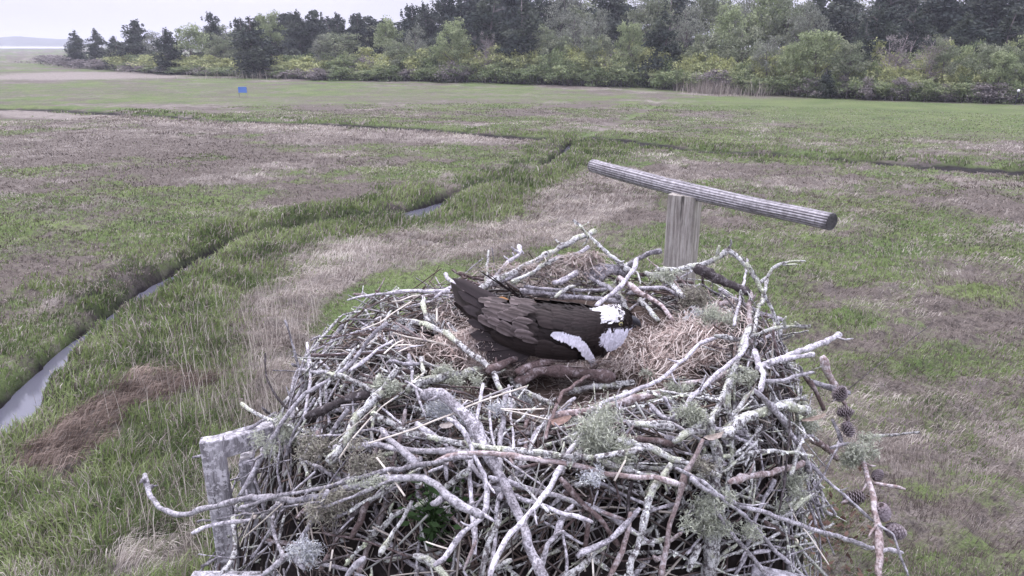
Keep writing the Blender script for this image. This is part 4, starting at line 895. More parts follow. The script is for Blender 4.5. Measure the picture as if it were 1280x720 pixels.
pad(610, 460, .055, .032, 2600, .035, .97, .085, 1.4)
pad(850, 428, .085, .06, 1700, .008, .8, .02, 1.2)
pad(790, 440, .07, .07, 1500, .008, .10, .01)
pad(870, 450, .06, .05, 500, .006, .5)
pad(720, 345, .05, .03, 500, .03, .9, .03); pad(672, 352, .09, .02, 500, .02, .8, .02)
pad(560, 400, .05, .06, 260, .0, .3); pad(660, 465, .16, .03, 260, .0, .3); pad(740, 350, .02, .02, 160, .05, 1, .04)
pad(550, 445, .08, .05, 220, .01, .6)
for _ in range(1900):
    r = abs(random.gauss(0, .2)); an = random.uniform(0, 6.3); x_ = NC[0] + math.cos(an) * r; y_ = NC[1] + math.sin(an) * r; k = random.uniform(.6, 1.1); cc = random.choice(sc_)
    a2 = an + math.pi / 2 + random.gauss(0, .7); fibre(Vector((x_, y_, nest_h(x_, y_) + H + random.uniform(-.01, .004))), Vector((math.cos(a2), math.sin(a2), 0)), random.uniform(.03, .1), random.uniform(.0006, .0015), tuple(q * k for q in cc), random.uniform(0, .015))
tag(mb.build('nest_lining', M['blade']), 'dry straw and grass lining the bowl around the bird', 'straw', kind='stuff')

# ------------------------------------------------------------------ lichen clumps
def tuft_geo(mb, c, rad, n, cols, droop=0.0):
    n = int(n * 1.5); rad *= .9; kx, ky, kz = random.uniform(.7, 1.5), random.uniform(.7, 1.2), random.uniform(.45, .85)
    sub = [Vector((random.gauss(0, .5) * rad * kx, random.gauss(0, .4) * rad * ky, random.gauss(0, .5) * rad * kz)) for _ in range(7)]
    for _ in range(n):
        d_ = Vector((random.gauss(0, 1), random.gauss(0, 1), random.gauss(.25, .8))).normalized(); q0 = c + random.choice(sub) + Vector([random.gauss(0, .22) * rad for _ in range(3)])
        L = rad * random.uniform(.14, .42); pv = q0; cc = random.choice(cols); k = random.uniform(.75, 1.2); cc = tuple(v_ * k for v_ in cc); pts = [pv]
        for s_ in range(4):
            d_ = (d_ + Vector([random.gauss(0, .55) for _ in range(3)]) + Vector((0, 0, -droop))).normalized(); pv = pv + d_ * L / 4; pts.append(pv)
        w_ = random.uniform(.0008, .0019)
        sd = d_.cross(Vector((random.gauss(0, 1), random.gauss(0, 1), random.gauss(0, 1)))).normalized() * w_
        vv = []
        for j, p in enumerate(pts): k2 = 1 - .18 * j; vv += [p - sd * k2, p + sd * k2]
        mb.add(vv, [(2 * j, 2 * j + 1, 2 * j + 3, 2 * j + 2) for j in range(4)], cc)
        # side lobe
        p = pts[2]; e_ = p + Vector([random.gauss(0, 1) for _ in range(3)]).normalized() * L * .35; mb.add([p - sd, p + sd, e_], [(0, 1, 2)], cc)
LG = [(.42, .44, .36), (.52, .54, .44), (.34, .35, .31)]; LW = [(.56, .57, .60), (.42, .43, .47), (.62, .63, .62)]; LB_ = [(.30, .28, .24), (.38, .37, .30), (.22, .20, .18)]
LT = [
(570,478,.050,900,.03,LG,'bright yellow-green lichen tuft on the thick crusted branch below the bird'),
(488,485,.045,700,.03,LG,'yellow-green lichen tuft at the top of the knotty left stick'),
(520,478,.028,260,.03,LG,'small green lichen tuft between the two larger ones left of centre'),
(352,545,.050,700,.06,LG,'pale lichen clump on the left slanting stick above the wooden corner'),
(765,538,.075,1500,.06,LG,'widest pale green lichen patch right of centre on the front'),
(870,372,.065,1500,.05,LB_,'large brownish-green lichen clump in front of the perch post'),
(897,400,.060,1300,.05,LG,'rounded green lichen clump on the right bowl edge'),
(872,402,.040,600,.04,LW,'whitish lichen clump left of the rounded green one'),
(835,345,.030,400,.05,LG,'small green lichen clump at the foot of the perch post'),
(843,488,.040,500,.05,LG,'fringed green lichen hanging below the snaking stick on the right'),
(862,523,.045,700,.08,LG,'bushy lichen on the right front above the crusted logs'),
(1012,530,.045,700,.06,LG,'drooping green lichen right of the thick purple-grey limb'),
(1065,565,.052,1000,.0,LG,'big hanging lichen bunch at the top of the pine branch'),
(1085,548,.028,350,.0,LG,'spiky lichen sprig right of the big hanging bunch'),
(740,597,.028,300,.09,LW,'small pale lichen tassel hanging in the middle front gap'),
(875,632,.045,600,.09,LG,'hanging lichen left of the mossy log at lower right'),
(985,608,.050,600,.06,LG,'straggly lichen under the half-crusted stick at right'),
(430,640,.060,800,.05,LB_,'dull lichen mass in the lower left hollow'),
(385,690,.045,500,.08,LW,'blue-white lichen crumbs at the bottom left'),
(400,560,.050,600,.05,LB_,'dull green lichen below the dark left branch'),
(455,570,.045,600,.08,LB_,'grey-green lichen beside the knotty left stick'),
(560,515,.050,800,.03,LW,'grey crusty lichen mass left of the thick curved branch'),
(905,660,.045,600,.08,LG,'green lichen strip on the mossy log'),
(460,600,.030,260,.10,LG,'lichen shred under the thin grey stick at left'),
(930,470,.035,400,.08,LG,'green lichen behind the peeling stub'),
(650,500,.035,400,.04,LW,'white lichen crumbs under the bird at centre'),
(810,470,.025,250,.04,LG,'small lichen sprig above the thick pinkish branch'),
(540,400,.028,260,.03,LW,'white lichen speckles on the left rim'),
(500,410,.030,300,.03,LW,'pale lichen on the outer left rim'),
(620,512,.030,260,.05,LW,'grey lichen under the long reed stalk'),
(880,580,.035,350,.08,LB_,'brownish lichen left of the broken trunk piece'),
(745,385,.001,1,.03,LW,None),
]
for px, py, rad, n_, lay, cols, lab in LT:
    if lab is None: continue
    if rad < .005: continue
    t = nest_hit(px, py)
    t = 1.96 if (px > 1040) else (t or 2.0) - lay
    c = P(px, py, t); mb = MB(); tuft_geo(mb, c, rad, int(n_ * 1.0), cols, .25 if px > 1040 or 'hang' in lab else 0)
    tag(mb.build('lichen_clump', M['lichen'], None, c), lab, 'lichen', 'lichen clumps on the nest')
# green leaves growing inside the lower front
mb = MB(); t = nest_hit(540, 640)
for _ in range(70):
    c = P(random.gauss(542, 20), random.gauss(640, 22), t - .01 + random.gauss(0, .015)); d_ = Vector((random.gauss(0, 1), random.gauss(-.3, .6), random.gauss(.3, .5))).normalized(); s_ = d_.cross(Vector((random.gauss(0, .5), random.gauss(0, .5), 1))).normalized(); L = random.uniform(.015, .034); w_ = L * .24
    k = random.uniform(.7, 1.2); mb.add([c, c + d_ * L * .4 + s_ * w_, c + d_ * L, c + d_ * L * .4 - s_ * w_, c + d_ * L * .45 + Vector((0, 0, -.003))], [(0, 1, 4), (1, 2, 4), (2, 3, 4), (3, 0, 4)], (.035 * k, .065 * k, .024 * k))
c0 = P(542, 655, t + .03)
for (v0) in [mb.v[i] for i in range(0, len(mb.v), 5)]:
    mb.tube([c0, (c0 + Vector(v0)) / 2 + Vector((0, 0, .01)), v0], [.0012, .001, .0007], 4, (.06, .11, .04), cap=False)
tag(mb.build('leafy_plant', M['leaf']), 'small green leafy plant growing inside the lower front of the nest', 'plant')
# bark chips
for px, py, sx, sy, c_, lay, lab in ((701, 525, .024, .011, (.62, .43, .36), .10, 'orange bark chip in the middle of the front'), (885, 405 + 70, .02, .012, (.55, .50, .5), .07, 'pale bark flake on the right rim'), (893, 545, .02, .008, (.62, .52, .46), .11, 'tan torn wood chip on top of the broken trunk'), (1018, 500 + 22, .03, .007, (.50, .40, .34), .10, 'curved tan bark strip over the drooping right lichen'), (655, 458 + 3, .022, .010, (.75, .75, .66), .07, 'white torn bark flake left of the cut brown stick'), (560, 530, .020, .008, (.62, .55, .5), .10, 'pale split wood chip at the start of the hooked twig')):
    t = (nest_hit(px, py) or 1.95) - lay; c = P(px, py, t); mb = MB(); K = 14; ed = []
    for k in range(K):
        an = 2 * math.pi * k / K; r_ = 1 + .25 * mnoise.noise(Vector((k * 1.3, px, 0))); ed.append(c + RT * math.cos(an) * sx * r_ + (UP * .8 - FW * .2) * math.sin(an) * sy * r_ + Vector((0, .004 * math.cos(2 * an), .3 * sx * math.cos(an))))
    bk = [p + Vector((0, .005, -.003)) for p in ed]; mb.add(ed + bk, [tuple(range(K)), tuple(range(2 * K - 1, K - 1, -1))] + [(k, (k + 1) % K, K + (k + 1) % K, K + k) for k in range(K)], c_)
    tag(mb.build('bark_chip', vcol('chip_%d' % px, .9, .1, 0, 160, (.6, 1.2)), None, c, False), lab, 'bark chip')
# pale cut face of the brown stick, part of that stick
def cut_face(lab, px, py, d, r):
    for o, P3, l_ in traced:
        if l_ == lab:
            mb = MB(); dirv = (P3[-1] - P3[-2]).normalized(); e = P3[-1]; mb.tube([e - dirv * .004, e + dirv * .003], [r, r * .93], 14, (.80, .75, .62))
            q = mb.build('cut_end', M['twigs'], o, None); q.matrix_parent_inverse = Matrix.Translation(o.location).inverted()
cut_face('brown stick with a round pale cut end below the white breast', 0, 0, 0, .0115)
cut_face('brown stick with a bright white cut end under the jutting lower-right stick', 0, 0, 0, .009)
# pine cones: overlapping scales in a spiral; parts of the pine branch, others lodged in the rim
def cone_geo(mb, c, axis, L, r, base=(.16, .12, .13)):
    axis = axis.normalized(); a = axis.cross(Vector((.3, .5, .8))).normalized(); b_ = axis.cross(a); n = 90
    mb.tube([c - axis * L * .48, c - axis * L * .3, c, c + axis * L * .3, c + axis * L * .5], [r * .3, r * .65, r * .75, r * .5, r * .1], 10, (.05, .04, .04))
    for k in range(n):
        t = k / n; an = k * 2.39996; rr0 = r * (math.sin(math.pi * min(1, t * .93 + .1)) ** .6); o_ = a * math.cos(an) + b_ * math.sin(an); tg = axis.cross(o_)
        p = c + axis * (t - .5) * L + o_ * rr0 * .55; q = c + axis * ((t - .5) * L + L * .07) + o_ * rr0 * 1.05; w_ = r * random.uniform(.2, .36); rr0 *= random.uniform(.8, 1.15); o_ = (o_ + axis * random.uniform(-.3, .5)).normalized()
        mb.add([p - tg * w_ * .5, p + tg * w_ * .5, q + tg * w_, q - tg * w_, q + o_ * r * .08 + axis * L * .02, q - axis * L * .035 + o_ * r * .06 - tg * w_ * .8, q - axis * L * .035 + o_ * r * .06 + tg * w_ * .8],
               [(0, 1, 2, 3), (3, 2, 4), (5, 6, 2, 3)], [base, base, (.30, .26, .28), (.30, .26, .28), (.42, .38, .40), (.10, .08, .08), (.10, .08, .08)])
for px, py, d_, axv, L in ((1068, 622, 1.88, (-1, 0, -.25), .062), (1103, 640, 1.85, (.3, .1, -1), .062), (1119, 664, 1.83, (.9, -.05, -.3), .062), (1097, 594, 1.92, (.6, .4, .3), .042)):
    mb = MB(); c = P(px, py, d_); L *= .85; cone_geo(mb, c, Vector(axv), L, L * .36); q = mb.build('pine_cone', M['twigs'], pine, None, False); q.matrix_parent_inverse = Matrix.Translation(pine.location).inverted()
for px, py, d_, axv, L, lab in ((1050, 492, 1.97, (.3, -.3, 1), .055, 'upper open pine cone lodged at the outer right rim'), (1056, 515, 1.95, (.9, -.3, .2), .05, 'middle open pine cone lodged at the outer right rim'), (1060, 536, 1.94, (.3, -.4, -.8), .05, 'lower open pine cone just above the hanging lichen bunch')):
    mb = MB(); c = P(px, py, d_); L *= .82; cone_geo(mb, c, Vector(axv), L, L * .4); tag(mb.build('pine_cone', M['twigs'], None, c, False), lab, 'pine cone', 'cones at the right rim')
# rusty dead leaves below the right side of the nest
mb = MB()
for _ in range(420):
    c = G(random.gauss(1040, 34), random.gauss(662, 26), random.uniform(.02, .12)); d_ = Vector([random.gauss(0, 1) for _ in range(3)]).normalized(); s_ = d_.cross(Vector((0, .3, 1))).normalized(); L = random.uniform(.05, .10)
    k = random.uniform(.7, 1.3); mb.add([c, c + d_ * L * .5 + s_ * L * .3, c + d_ * L, c + d_ * L * .5 - s_ * L * .3], [(0, 1, 2, 3)], (.10 * k, .062 * k, .05 * k))
tag(mb.build('dead_leaves', M['leaf']), 'rusty brown dead leaves low down right of the nest', 'leaves', kind='stuff')
# ------------------------------------------------------------------ osprey
B0 = P(680, 447, 2.06)                                   # belly, on the lining
bird = tag(empty('osprey', B0, 0), 'dark brown and white bird of prey crouching in the nest bowl, head to the right', 'bird')
# stations: x, y, z centre, half width, half height up, half height down
ST = np.array([
[-.235, .030, .150, .012, .010, .010], [-.20, .022, .132, .034, .026, .026], [-.155, .012, .112, .056, .046, .044], [-.10, .004, .096, .076, .062, .060],
[-.04, 0, .086, .088, .074, .074], [.02, 0, .080, .090, .078, .076], [.07, 0, .080, .082, .074, .084], [.108, .0, .088, .068, .062, .098],
[.135, .0, .098, .053, .047, .112], [.158, .0, .110, .043, .036, .105], [.178, .0, .1185, .038, .032, .088], [.198, .0, .120, .037, .0325, .080],
[.216, .0, .118, .033, .030, .064], [.232, .0, .113, .024, .022, .022], [.242, .0, .109, .014, .014, .012]])
ST[:9, 3:6] *= np.array([.97, .92, .90])
def bsec(s):
    k = np.linspace(0, 1, len(ST)); return [float(np.interp(s, k, ST[:, j])) for j in range(6)]
def bpt(s, an, off=0.0):
    x, y, z, wv, hu, hd = bsec(s); c_, s_ = math.cos(an), math.sin(an); h = hu if s_ > 0 else hd
    return Vector((x, y - c_ * (wv + off), z + s_ * (h + off)))        # angle 0 = side towards the camera, 90 = back
def uv(p): return p.x, p.z * .93 + p.y * .36
def seg(p, a, b):
    ax_, ay_ = a; bx_, by_ = b; dx, dy = bx_ - ax_, by_ - ay_; t = max(0, min(1, ((p[0] - ax_) * dx + (p[1] - ay_) * dy) / (dx * dx + dy * dy))); return math.hypot(p[0] - ax_ - t * dx, p[1] - ay_ - t * dy)
def plum(p):
    u, v_ = p.x, p.z
    side = -p.y
    dk = (.019, .013, .0125)
    q = uv(p)
    if False:
        d_ = min(seg(q, (.034, .062), (.100, .040)) - .002, seg(q, (.100, .040), (.150, -.030)) - .003)
        if d_ < .0115: return (.72, .70, .82)
    if u > .128:
        top_ = .132 - .02 * (u - .19)
        if p.z > .124 and .134 < u < .222 and p.z > .124 + max(0, .15 - u) * .6:
            st_ = mnoise.noise(Vector((p.x * 220, p.y * 120, 3)))
            if (u > .185 and abs(p.y) < .012 and st_ > -.1) or (u > .205 and st_ > 0): return (.06, .05, .05)
            return (.84, .82, .84)
        if u > .150 and .036 + max(0, .18 - u) * 1.0 < p.z < .103 - max(0, .17 - u) * 1.0: return (.70, .68, .78)
        return dk
    if False:
        d_ = min(seg(q, (.030, .064), (.105, .036)), seg(q, (.105, .036), (.142, -.016)))
        if d_ < .0125 - .002 * mnoise.noise(Vector((u * 90, p.z * 90, 1))): return (.74, .72, .84)
    if seg(q, (.045, .068), (.063, .070)) < .0055: return (.60, .55, .56)
    k = .8 + .5 * mnoise.noise(Vector((u * 30, p.y * 30, p.z * 30))); return tuple(c * k for c in dk)
mb = MB(); NS, NA = 90, 36; vs_ = []; fs = []; cl = []
for i in range(NS + 1):
    for k in range(NA):
        p = bpt(i / NS, 2 * math.pi * k / NA); vs_.append(p); cl.append(plum(p))
fs = [(i * NA + k, (i + 1) * NA + k, (i + 1) * NA + (k + 1) % NA, i * NA + (k + 1) % NA) for i in range(NS) for k in range(NA)]
fs += [tuple(range(NA)), tuple(NS * NA + k for k in range(NA))[::-1]]
mb.add(vs_, fs, cl)
def feather(mb, p, d_, nrm, L, W, col, edge=None, lift=.12, curl=0.0, tipw=.55):
    d_ = d_.normalized(); nrm = (nrm - d_ * nrm.dot(d_)).normalized(); sd = d_.cross(nrm)
    edge = edge or tuple(c * 1.25 for c in col); V = []; Cc = []; prof = [(0, .35), (.3, .85), (.65, 1.0), (.9, tipw + .1), (1.0, .08)]
    for t, w_ in prof:
        c = p + d_ * (L * t) + nrm * (L * lift * t - curl * L * t * t); hw = W / 2 * w_
        V += [c - sd * hw - nrm * W * .10 * w_, c + nrm * W * .04, c + sd * hw - nrm * W * .10 * w_]; e_ = edge if t > .2 else col; Cc += [e_, col, e_]
    F_ = []
    for j in range(4): F_ += [(3 * j, 3 * j + 1, 3 * j + 4, 3 * j + 3), (3 * j + 1, 3 * j + 2, 3 * j + 5, 3 * j + 4)]
    mb.add(V, F_, Cc)
def sk(c, k): return tuple(v_ * k for v_ in c)
# contour feathers over the whole body, row after row
rs = random.Random(3); srow = .02
while srow < .985:
    x = bsec(srow)[0]; head_ = x > .13
    per = 2 * math.pi * bsec(srow)[3]; W = .006 if head_ else .015; n_ = max(8, int(per / (W * (.42 if head_ else .5))))
    for k in range(n_):
        an = 2 * math.pi * (k + rs.random() * .6) / n_
        p = bpt(srow, an, .0005); pn = bpt(min(1, srow + .01), an); nr = bpt(srow, an, .02) - p; d_ = (bpt(max(0, srow - .02), an) - p)
        if x > .165 and p.z < .105: d_ = d_ * .4 + Vector((0, 0, -.02)) 
        if abs(p.x - .206) < .014 and abs(p.z - .114) < .010 and srow > .5: continue
        c = plum(p); f_ = rs.uniform(.9, 1.1); L = rs.uniform(.010, .015) if head_ else rs.uniform(.022, .032)
        if x > .228: L *= .55
        if c[0] > .5 and not head_: L *= .5
        feather(mb, p, d_ + Vector([rs.gauss(0, .0015) for _ in range(3)]), nr, L, W, sk(c, f_), sk(c, f_ * (1.25 if c[0] < .2 else 1)), .10 if not head_ else .07)
    srow += .008 if head_ else .014
body = mb.build('body', M['feather'], bird)
# beak, cere, eyes
mblk, n, b = newmat('beak_horn', .35, .5); b.inputs['Base Color'].default_value = (.025, .025, .032, 1)
mb = MB(); bp = [(.226, .112), (.240, .1135), (.252, .111), (.2635, .104), (.269, .093), (.268, .080)]; br_ = [.0155, .0145, .0125, .0095, .0055, .001]
vs_ = []; n_ = 12
for (x, z), r in zip(bp, br_):
    for k in range(n_):
        an = 2 * math.pi * k / n_; vs_.append((x, math.cos(an) * r * .72, z + math.sin(an) * r))
mb.add(vs_, [(i * n_ + k, (i + 1) * n_ + k, (i + 1) * n_ + (k + 1) % n_, i * n_ + (k + 1) % n_) for i in range(len(bp) - 1) for k in range(n_)])
lowb = [(.228, .100), (.243, .096), (.255, .093)]
mb.tube([Vector((x, 0, z)) for x, z in lowb], [.007, .0055, .002], 10)
mb.build('beak', mblk, bird)
def sphere(c, r, col, name, mat, parent, sq=1.0):
    bm = bmesh.new(); bmesh.ops.create_uvsphere(bm, u_segments=20, v_segments=12, radius=r); me = bpy.data.meshes.new(name); bm.to_mesh(me); bm.free()
    me.materials.append(mat); me.polygons.foreach_set('use_smooth', [True] * len(me.polygons)); o = bpy.data.objects.new(name, me); C.objects.link(o); o.parent = parent; o.location = c; o.scale = (1, sq, 1); return o
mi, n, b = newmat('iris', .1, .8); b.inputs['Base Color'].default_value = (.42, .38, .17, 1)
mp_, n, b = newmat('pupil', .05, .9); b.inputs['Base Color'].default_value = (.004, .004, .004, 1)
for s_ in (-1, 1):
    e = sphere((.206, s_ * .0345, .1155), .0062, None, 'eye', mi, bird); sphere((.0005, s_ * .0042, .0002), .0040, None, 'pupil', mp_, e)
# folded near wing: covert rows over the side, pale-edged scapulars, then flight feathers
dk = (.019, .0135, .013); md = (.040, .030, .029); bl_ = (.020, .015, .016)
for sgn in (1, -1):
    mb = MB(); rs = random.Random(11 + sgn)
    def W3(s, an, off): p = bpt(s, an, off); return Vector((p.x, p.y * sgn, p.z))
    # long primaries: root near the rump side, tips raised over the nest rim
    if sgn == 1:
        tips = [((-.255, .040, .222), .27), ((-.240, .02, .19), .25), ((-.226, -.005, .155), .23), ((-.214, -.02, .12), .21), ((-.205, -.035, .085), .20), ((-.190, -.048, .055), .19), ((-.165, -.06, .030), .17), ((-.130, -.07, .018), .15), ((-.09, -.078, .012), .13)]
    else:
        tips = [((-.185, .085, .232), .22), ((-.150, .088, .215), .19), ((-.110, .090, .195), .16), ((-.07, .09, .17), .13)]
    for j, (tp, L) in enumerate(tips):
        tp = Vector(tp); root = Vector((-.01 - .004 * j, (-.062 if sgn == 1 else .060), .115 - .008 * j)); d_ = tp - root
        nr = Vector((.1, -.75 * sgn, .55)) if sgn == 1 else Vector((0, .5, .9))
        feather(mb, root, d_, nr, d_.length, .034 if sgn == 1 else .016, sk(bl_, rs.uniform(.9, 1.4)), sk(bl_, 2.0), .05, .05, .75)
    # secondaries / greater coverts
    for row_, (s0, L, W, colr, offs, a0, a1, n_) in enumerate([(.25, .080, .026, dk, .012, -35, 60, 11), (.31, .070, .025, dk, .012, -36, 62, 12), (.37, .058, .023, dk, .011, -38, 62, 13), (.42, .048, .020, dk, .011, -42, 66, 15), (.46, .042, .018, dk, .010, -44, 66, 17), (.50, .038, .016, dk, .010, -45, 68, 18), (.54, .034, .014, dk, .009, -42, 68, 19), (.58, .030, .013, dk, .008, -36, 66, 20), (.62, .026, .012, dk, .006, -25, 64, 20)]):
        for k in range(n_):
            an = R(a0 + (a1 - a0) * (k + rs.random() * .5) / n_); p = W3(s0 + rs.uniform(-.01, .01), an, offs); d_ = W3(s0 - .06, an + R(6), offs) - p; nr = W3(s0, an, offs + .02) - p
            f_ = rs.uniform(.8, 1.25); q = uv(p)
            if sgn == 1 and min(seg(q, (.030, .064), (.105, .036)), seg(q, (.105, .036), (.142, -.016))) < .024: continue
            feather(mb, p, d_, nr, L, W, sk(colr, f_), sk(md, rs.uniform(.6, 1.1)), .05)
    # pale worn scapulars over the rump
    if sgn == 1:
        for k in range(44):
            s0 = rs.uniform(.16, .31); an = R(rs.uniform(5, 80)); p = W3(s0, an, .026); d_ = W3(s0 - .08, an + R(rs.uniform(-4, 14)), .03) - p; nr = W3(s0, an, .06) - p
            f_ = rs.uniform(.7, 1.3); feather(mb, p, d_, nr, rs.uniform(.038, .06), rs.uniform(.016, .024), sk(md, f_), sk((.13, .105, .105), f_), .04, .02, .8)
    mb.build('wing', M['feather'], bird)
# white breast feathers running down from the bend of the wing
mb = MB(); rs = random.Random(9); line = [(.020, .072), (.045, .066), (.085, .050), (.115, .022), (.138, -.008), (.146, -.028)]; wl = [.003, .008, .0115, .011, .008, .004]
for k in range(620):
    t = rs.random() * (len(line) - 1.001); i = int(t); f_ = t - i; u = line[i][0] * (1 - f_) + line[i + 1][0] * f_; v_ = line[i][1] * (1 - f_) + line[i + 1][1] * f_; hw = wl[i] * (1 - f_) + wl[i + 1] * f_
    u += rs.uniform(-1, 1) * hw * .5; v_ += rs.uniform(-1, 1) * hw; s_ = float(np.interp(u, ST[:, 0], np.linspace(0, 1, len(ST))))
    best = min((abs(uv(bpt(s_, R(a_), .012))[1] - v_), a_) for a_ in range(-88, 70, 2)); an = R(best[1]); p = bpt(s_, an, .0135); nr = bpt(s_, an, .04) - p
    c = rs.uniform(.62, .80); feather(mb, p, Vector((-.2 + rs.gauss(0, .2), 0, -1)), nr, rs.uniform(.009, .014), .0065, (c, c * .975, c * 1.10), (c, c * .975, c * 1.10), .04)
mb.build('breast_patch', M['feather'], bird)
mb = MB(); rs = random.Random(5)
for k in range(9):
    t = (k - 4) / 4; root = Vector((-.16, .012 + t * .012, .118)); tp = Vector((-.262 + .012 * abs(t), .05 + t * .035, .205 - .03 * abs(t)))
    feather(mb, root, tp - root, Vector((.5, -.35, .8)), (tp - root).length, .030, sk(dk, rs.uniform(.6, .9)), sk(dk, 1.6), .02, 0, .8)
mb.build('tail', M['feather'], bird)
mb = MB(); 
for k in range(5):
    p = Vector((-.10 - .005 * k, .035, .160 - .001 * k)); feather(mb, p, Vector((-1, .2, .25)), Vector((0, -.5, .9)), .024, .010, (.30, .14, .05), (.36, .20, .09), .08)
mb.build('rufous_feathers', M['feather'], bird)
# wisps of lining pushed up against the breast and flank
mb = MB()
for _ in range(330):
    u = random.uniform(-.20, .24); y0 = -.085 - .01 * random.random() if u < .12 else -.05
    c = B0 + Vector((u, y0 + random.gauss(0, .014), random.uniform(-.01, .02) * (1 if u > -.12 else .6)))
    an = random.gauss(0, .8); k = random.uniform(.5, 1.05); cc = random.choice(sc_); fibre(c, Vector((math.cos(an), math.sin(an) * .6, random.gauss(0, .25))), random.uniform(.03, .09), random.uniform(.0007, .0016), tuple(q * k for q in cc), random.uniform(0, .015))
tag(mb.build('straw_wisps', M['blade']), 'loose straw wisps lying against the flank of the bird', 'straw', kind='stuff')
# ------------------------------------------------------------------ trees and scrub
def leaf_cloud(blobs, n, size, cols, flat=.0, seed=0, trunkless=True, spread=1.0):
    """many small leaf faces gathered in clumps; every blob is (centre, radii, colour index)"""
    r = np.random.default_rng(seed); V = []; Cc = []
    tot = sum(b_[1][0] * b_[1][1] * b_[1][2] for b_ in blobs) ** 1.0
    wts = np.array([(b_[1][0] * b_[1][1] * b_[1][2]) ** .67 for b_ in blobs]); wts /= wts.sum(); ns = (wts * n).astype(int) + 6
    for (c, rad, ci), k in zip(blobs, ns):
        d = r.normal(0, 1, (k, 3)); d /= np.linalg.norm(d, axis=1)[:, None]; u = r.random(k) ** .45 * (1 + .25 * r.normal(0, 1, k) * .4)
        # lumps: pull the faces towards a few random directions
        lump = r.normal(0, 1, (7, 3)); lump /= np.linalg.norm(lump, axis=1)[:, None]; al = np.max(d @ lump.T, axis=1); u *= .72 + .36 * al
        P_ = np.array(c) + d * u[:, None] * np.array(rad) * spread
        a = r.normal(0, 1, (k, 3)); a /= np.linalg.norm(a, axis=1)[:, None]; b_ = np.cross(a, r.normal(0, 1, (k, 3))); b_ /= np.linalg.norm(b_, axis=1)[:, None]
        s = size * r.uniform(.5, 1.3, k)[:, None]
        V.append(np.stack([P_ - a * s, P_ + b_ * s * .6, P_ + a * s, P_ - b_ * s * .6], 1))
        cc = np.array(cols)[np.clip(ci, 0, len(cols) - 1)] * r.uniform(.7, 1.3, k)[:, None]; Cc.append(np.repeat(cc[:, None], 4, 1))
    V = np.concatenate(V); Cc = np.concatenate(Cc); m = len(V); base = (np.arange(m) * 4)[:, None, None]
    T = (np.array([[0, 1, 2], [0, 2, 3]])[None] + base).reshape(-1, 3); return V.reshape(-1, 3), T, Cc.reshape(-1, 3)
def branches(mb, base, h, lean, n, spread, r0, rs, tipup=.6, col=(1, 1, 1)):
    pts = [Vector(base) + Vector((lean[0] * t * t, lean[1] * t * t, h * t)) + Vector((rs.gauss(0, .012 * h), rs.gauss(0, .012 * h), 0)) * (t > 0) for t in (0, .2, .4, .6, .8, 1)]
    mb.tube(pts, [r0 * (1 - .85 * t) for t in (0, .2, .4, .6, .8, 1)], 7, col); tips = []
    for k in range(n):
        t = rs.uniform(.25, .95); i = min(4, int(t * 5)); p = pts[i].lerp(pts[i + 1], t * 5 - i); an = rs.uniform(0, 6.28); L = spread * (1.15 - .7 * t) * rs.uniform(.6, 1.1)
        e = p + Vector((math.cos(an) * L, math.sin(an) * L, L * rs.uniform(.1, tipup))); md_ = p.lerp(e, .5) + Vector((0, 0, .08 * L)); r_ = r0 * (1 - .8 * t) * .45
        mb.tube([p, md_, e], [r_, r_ * .7, r_ * .25], 5, col, cap=False); tips.append(e)
        for _ in range(2):
            q = md_.lerp(e, rs.random()); e2 = q + Vector((rs.gauss(0, .4), rs.gauss(0, .4), rs.uniform(0, .5))) * L * .6; mb.tube([q, e2], [r_ * .45, r_ * .15], 4, col, cap=False); tips.append(e2)
    return tips
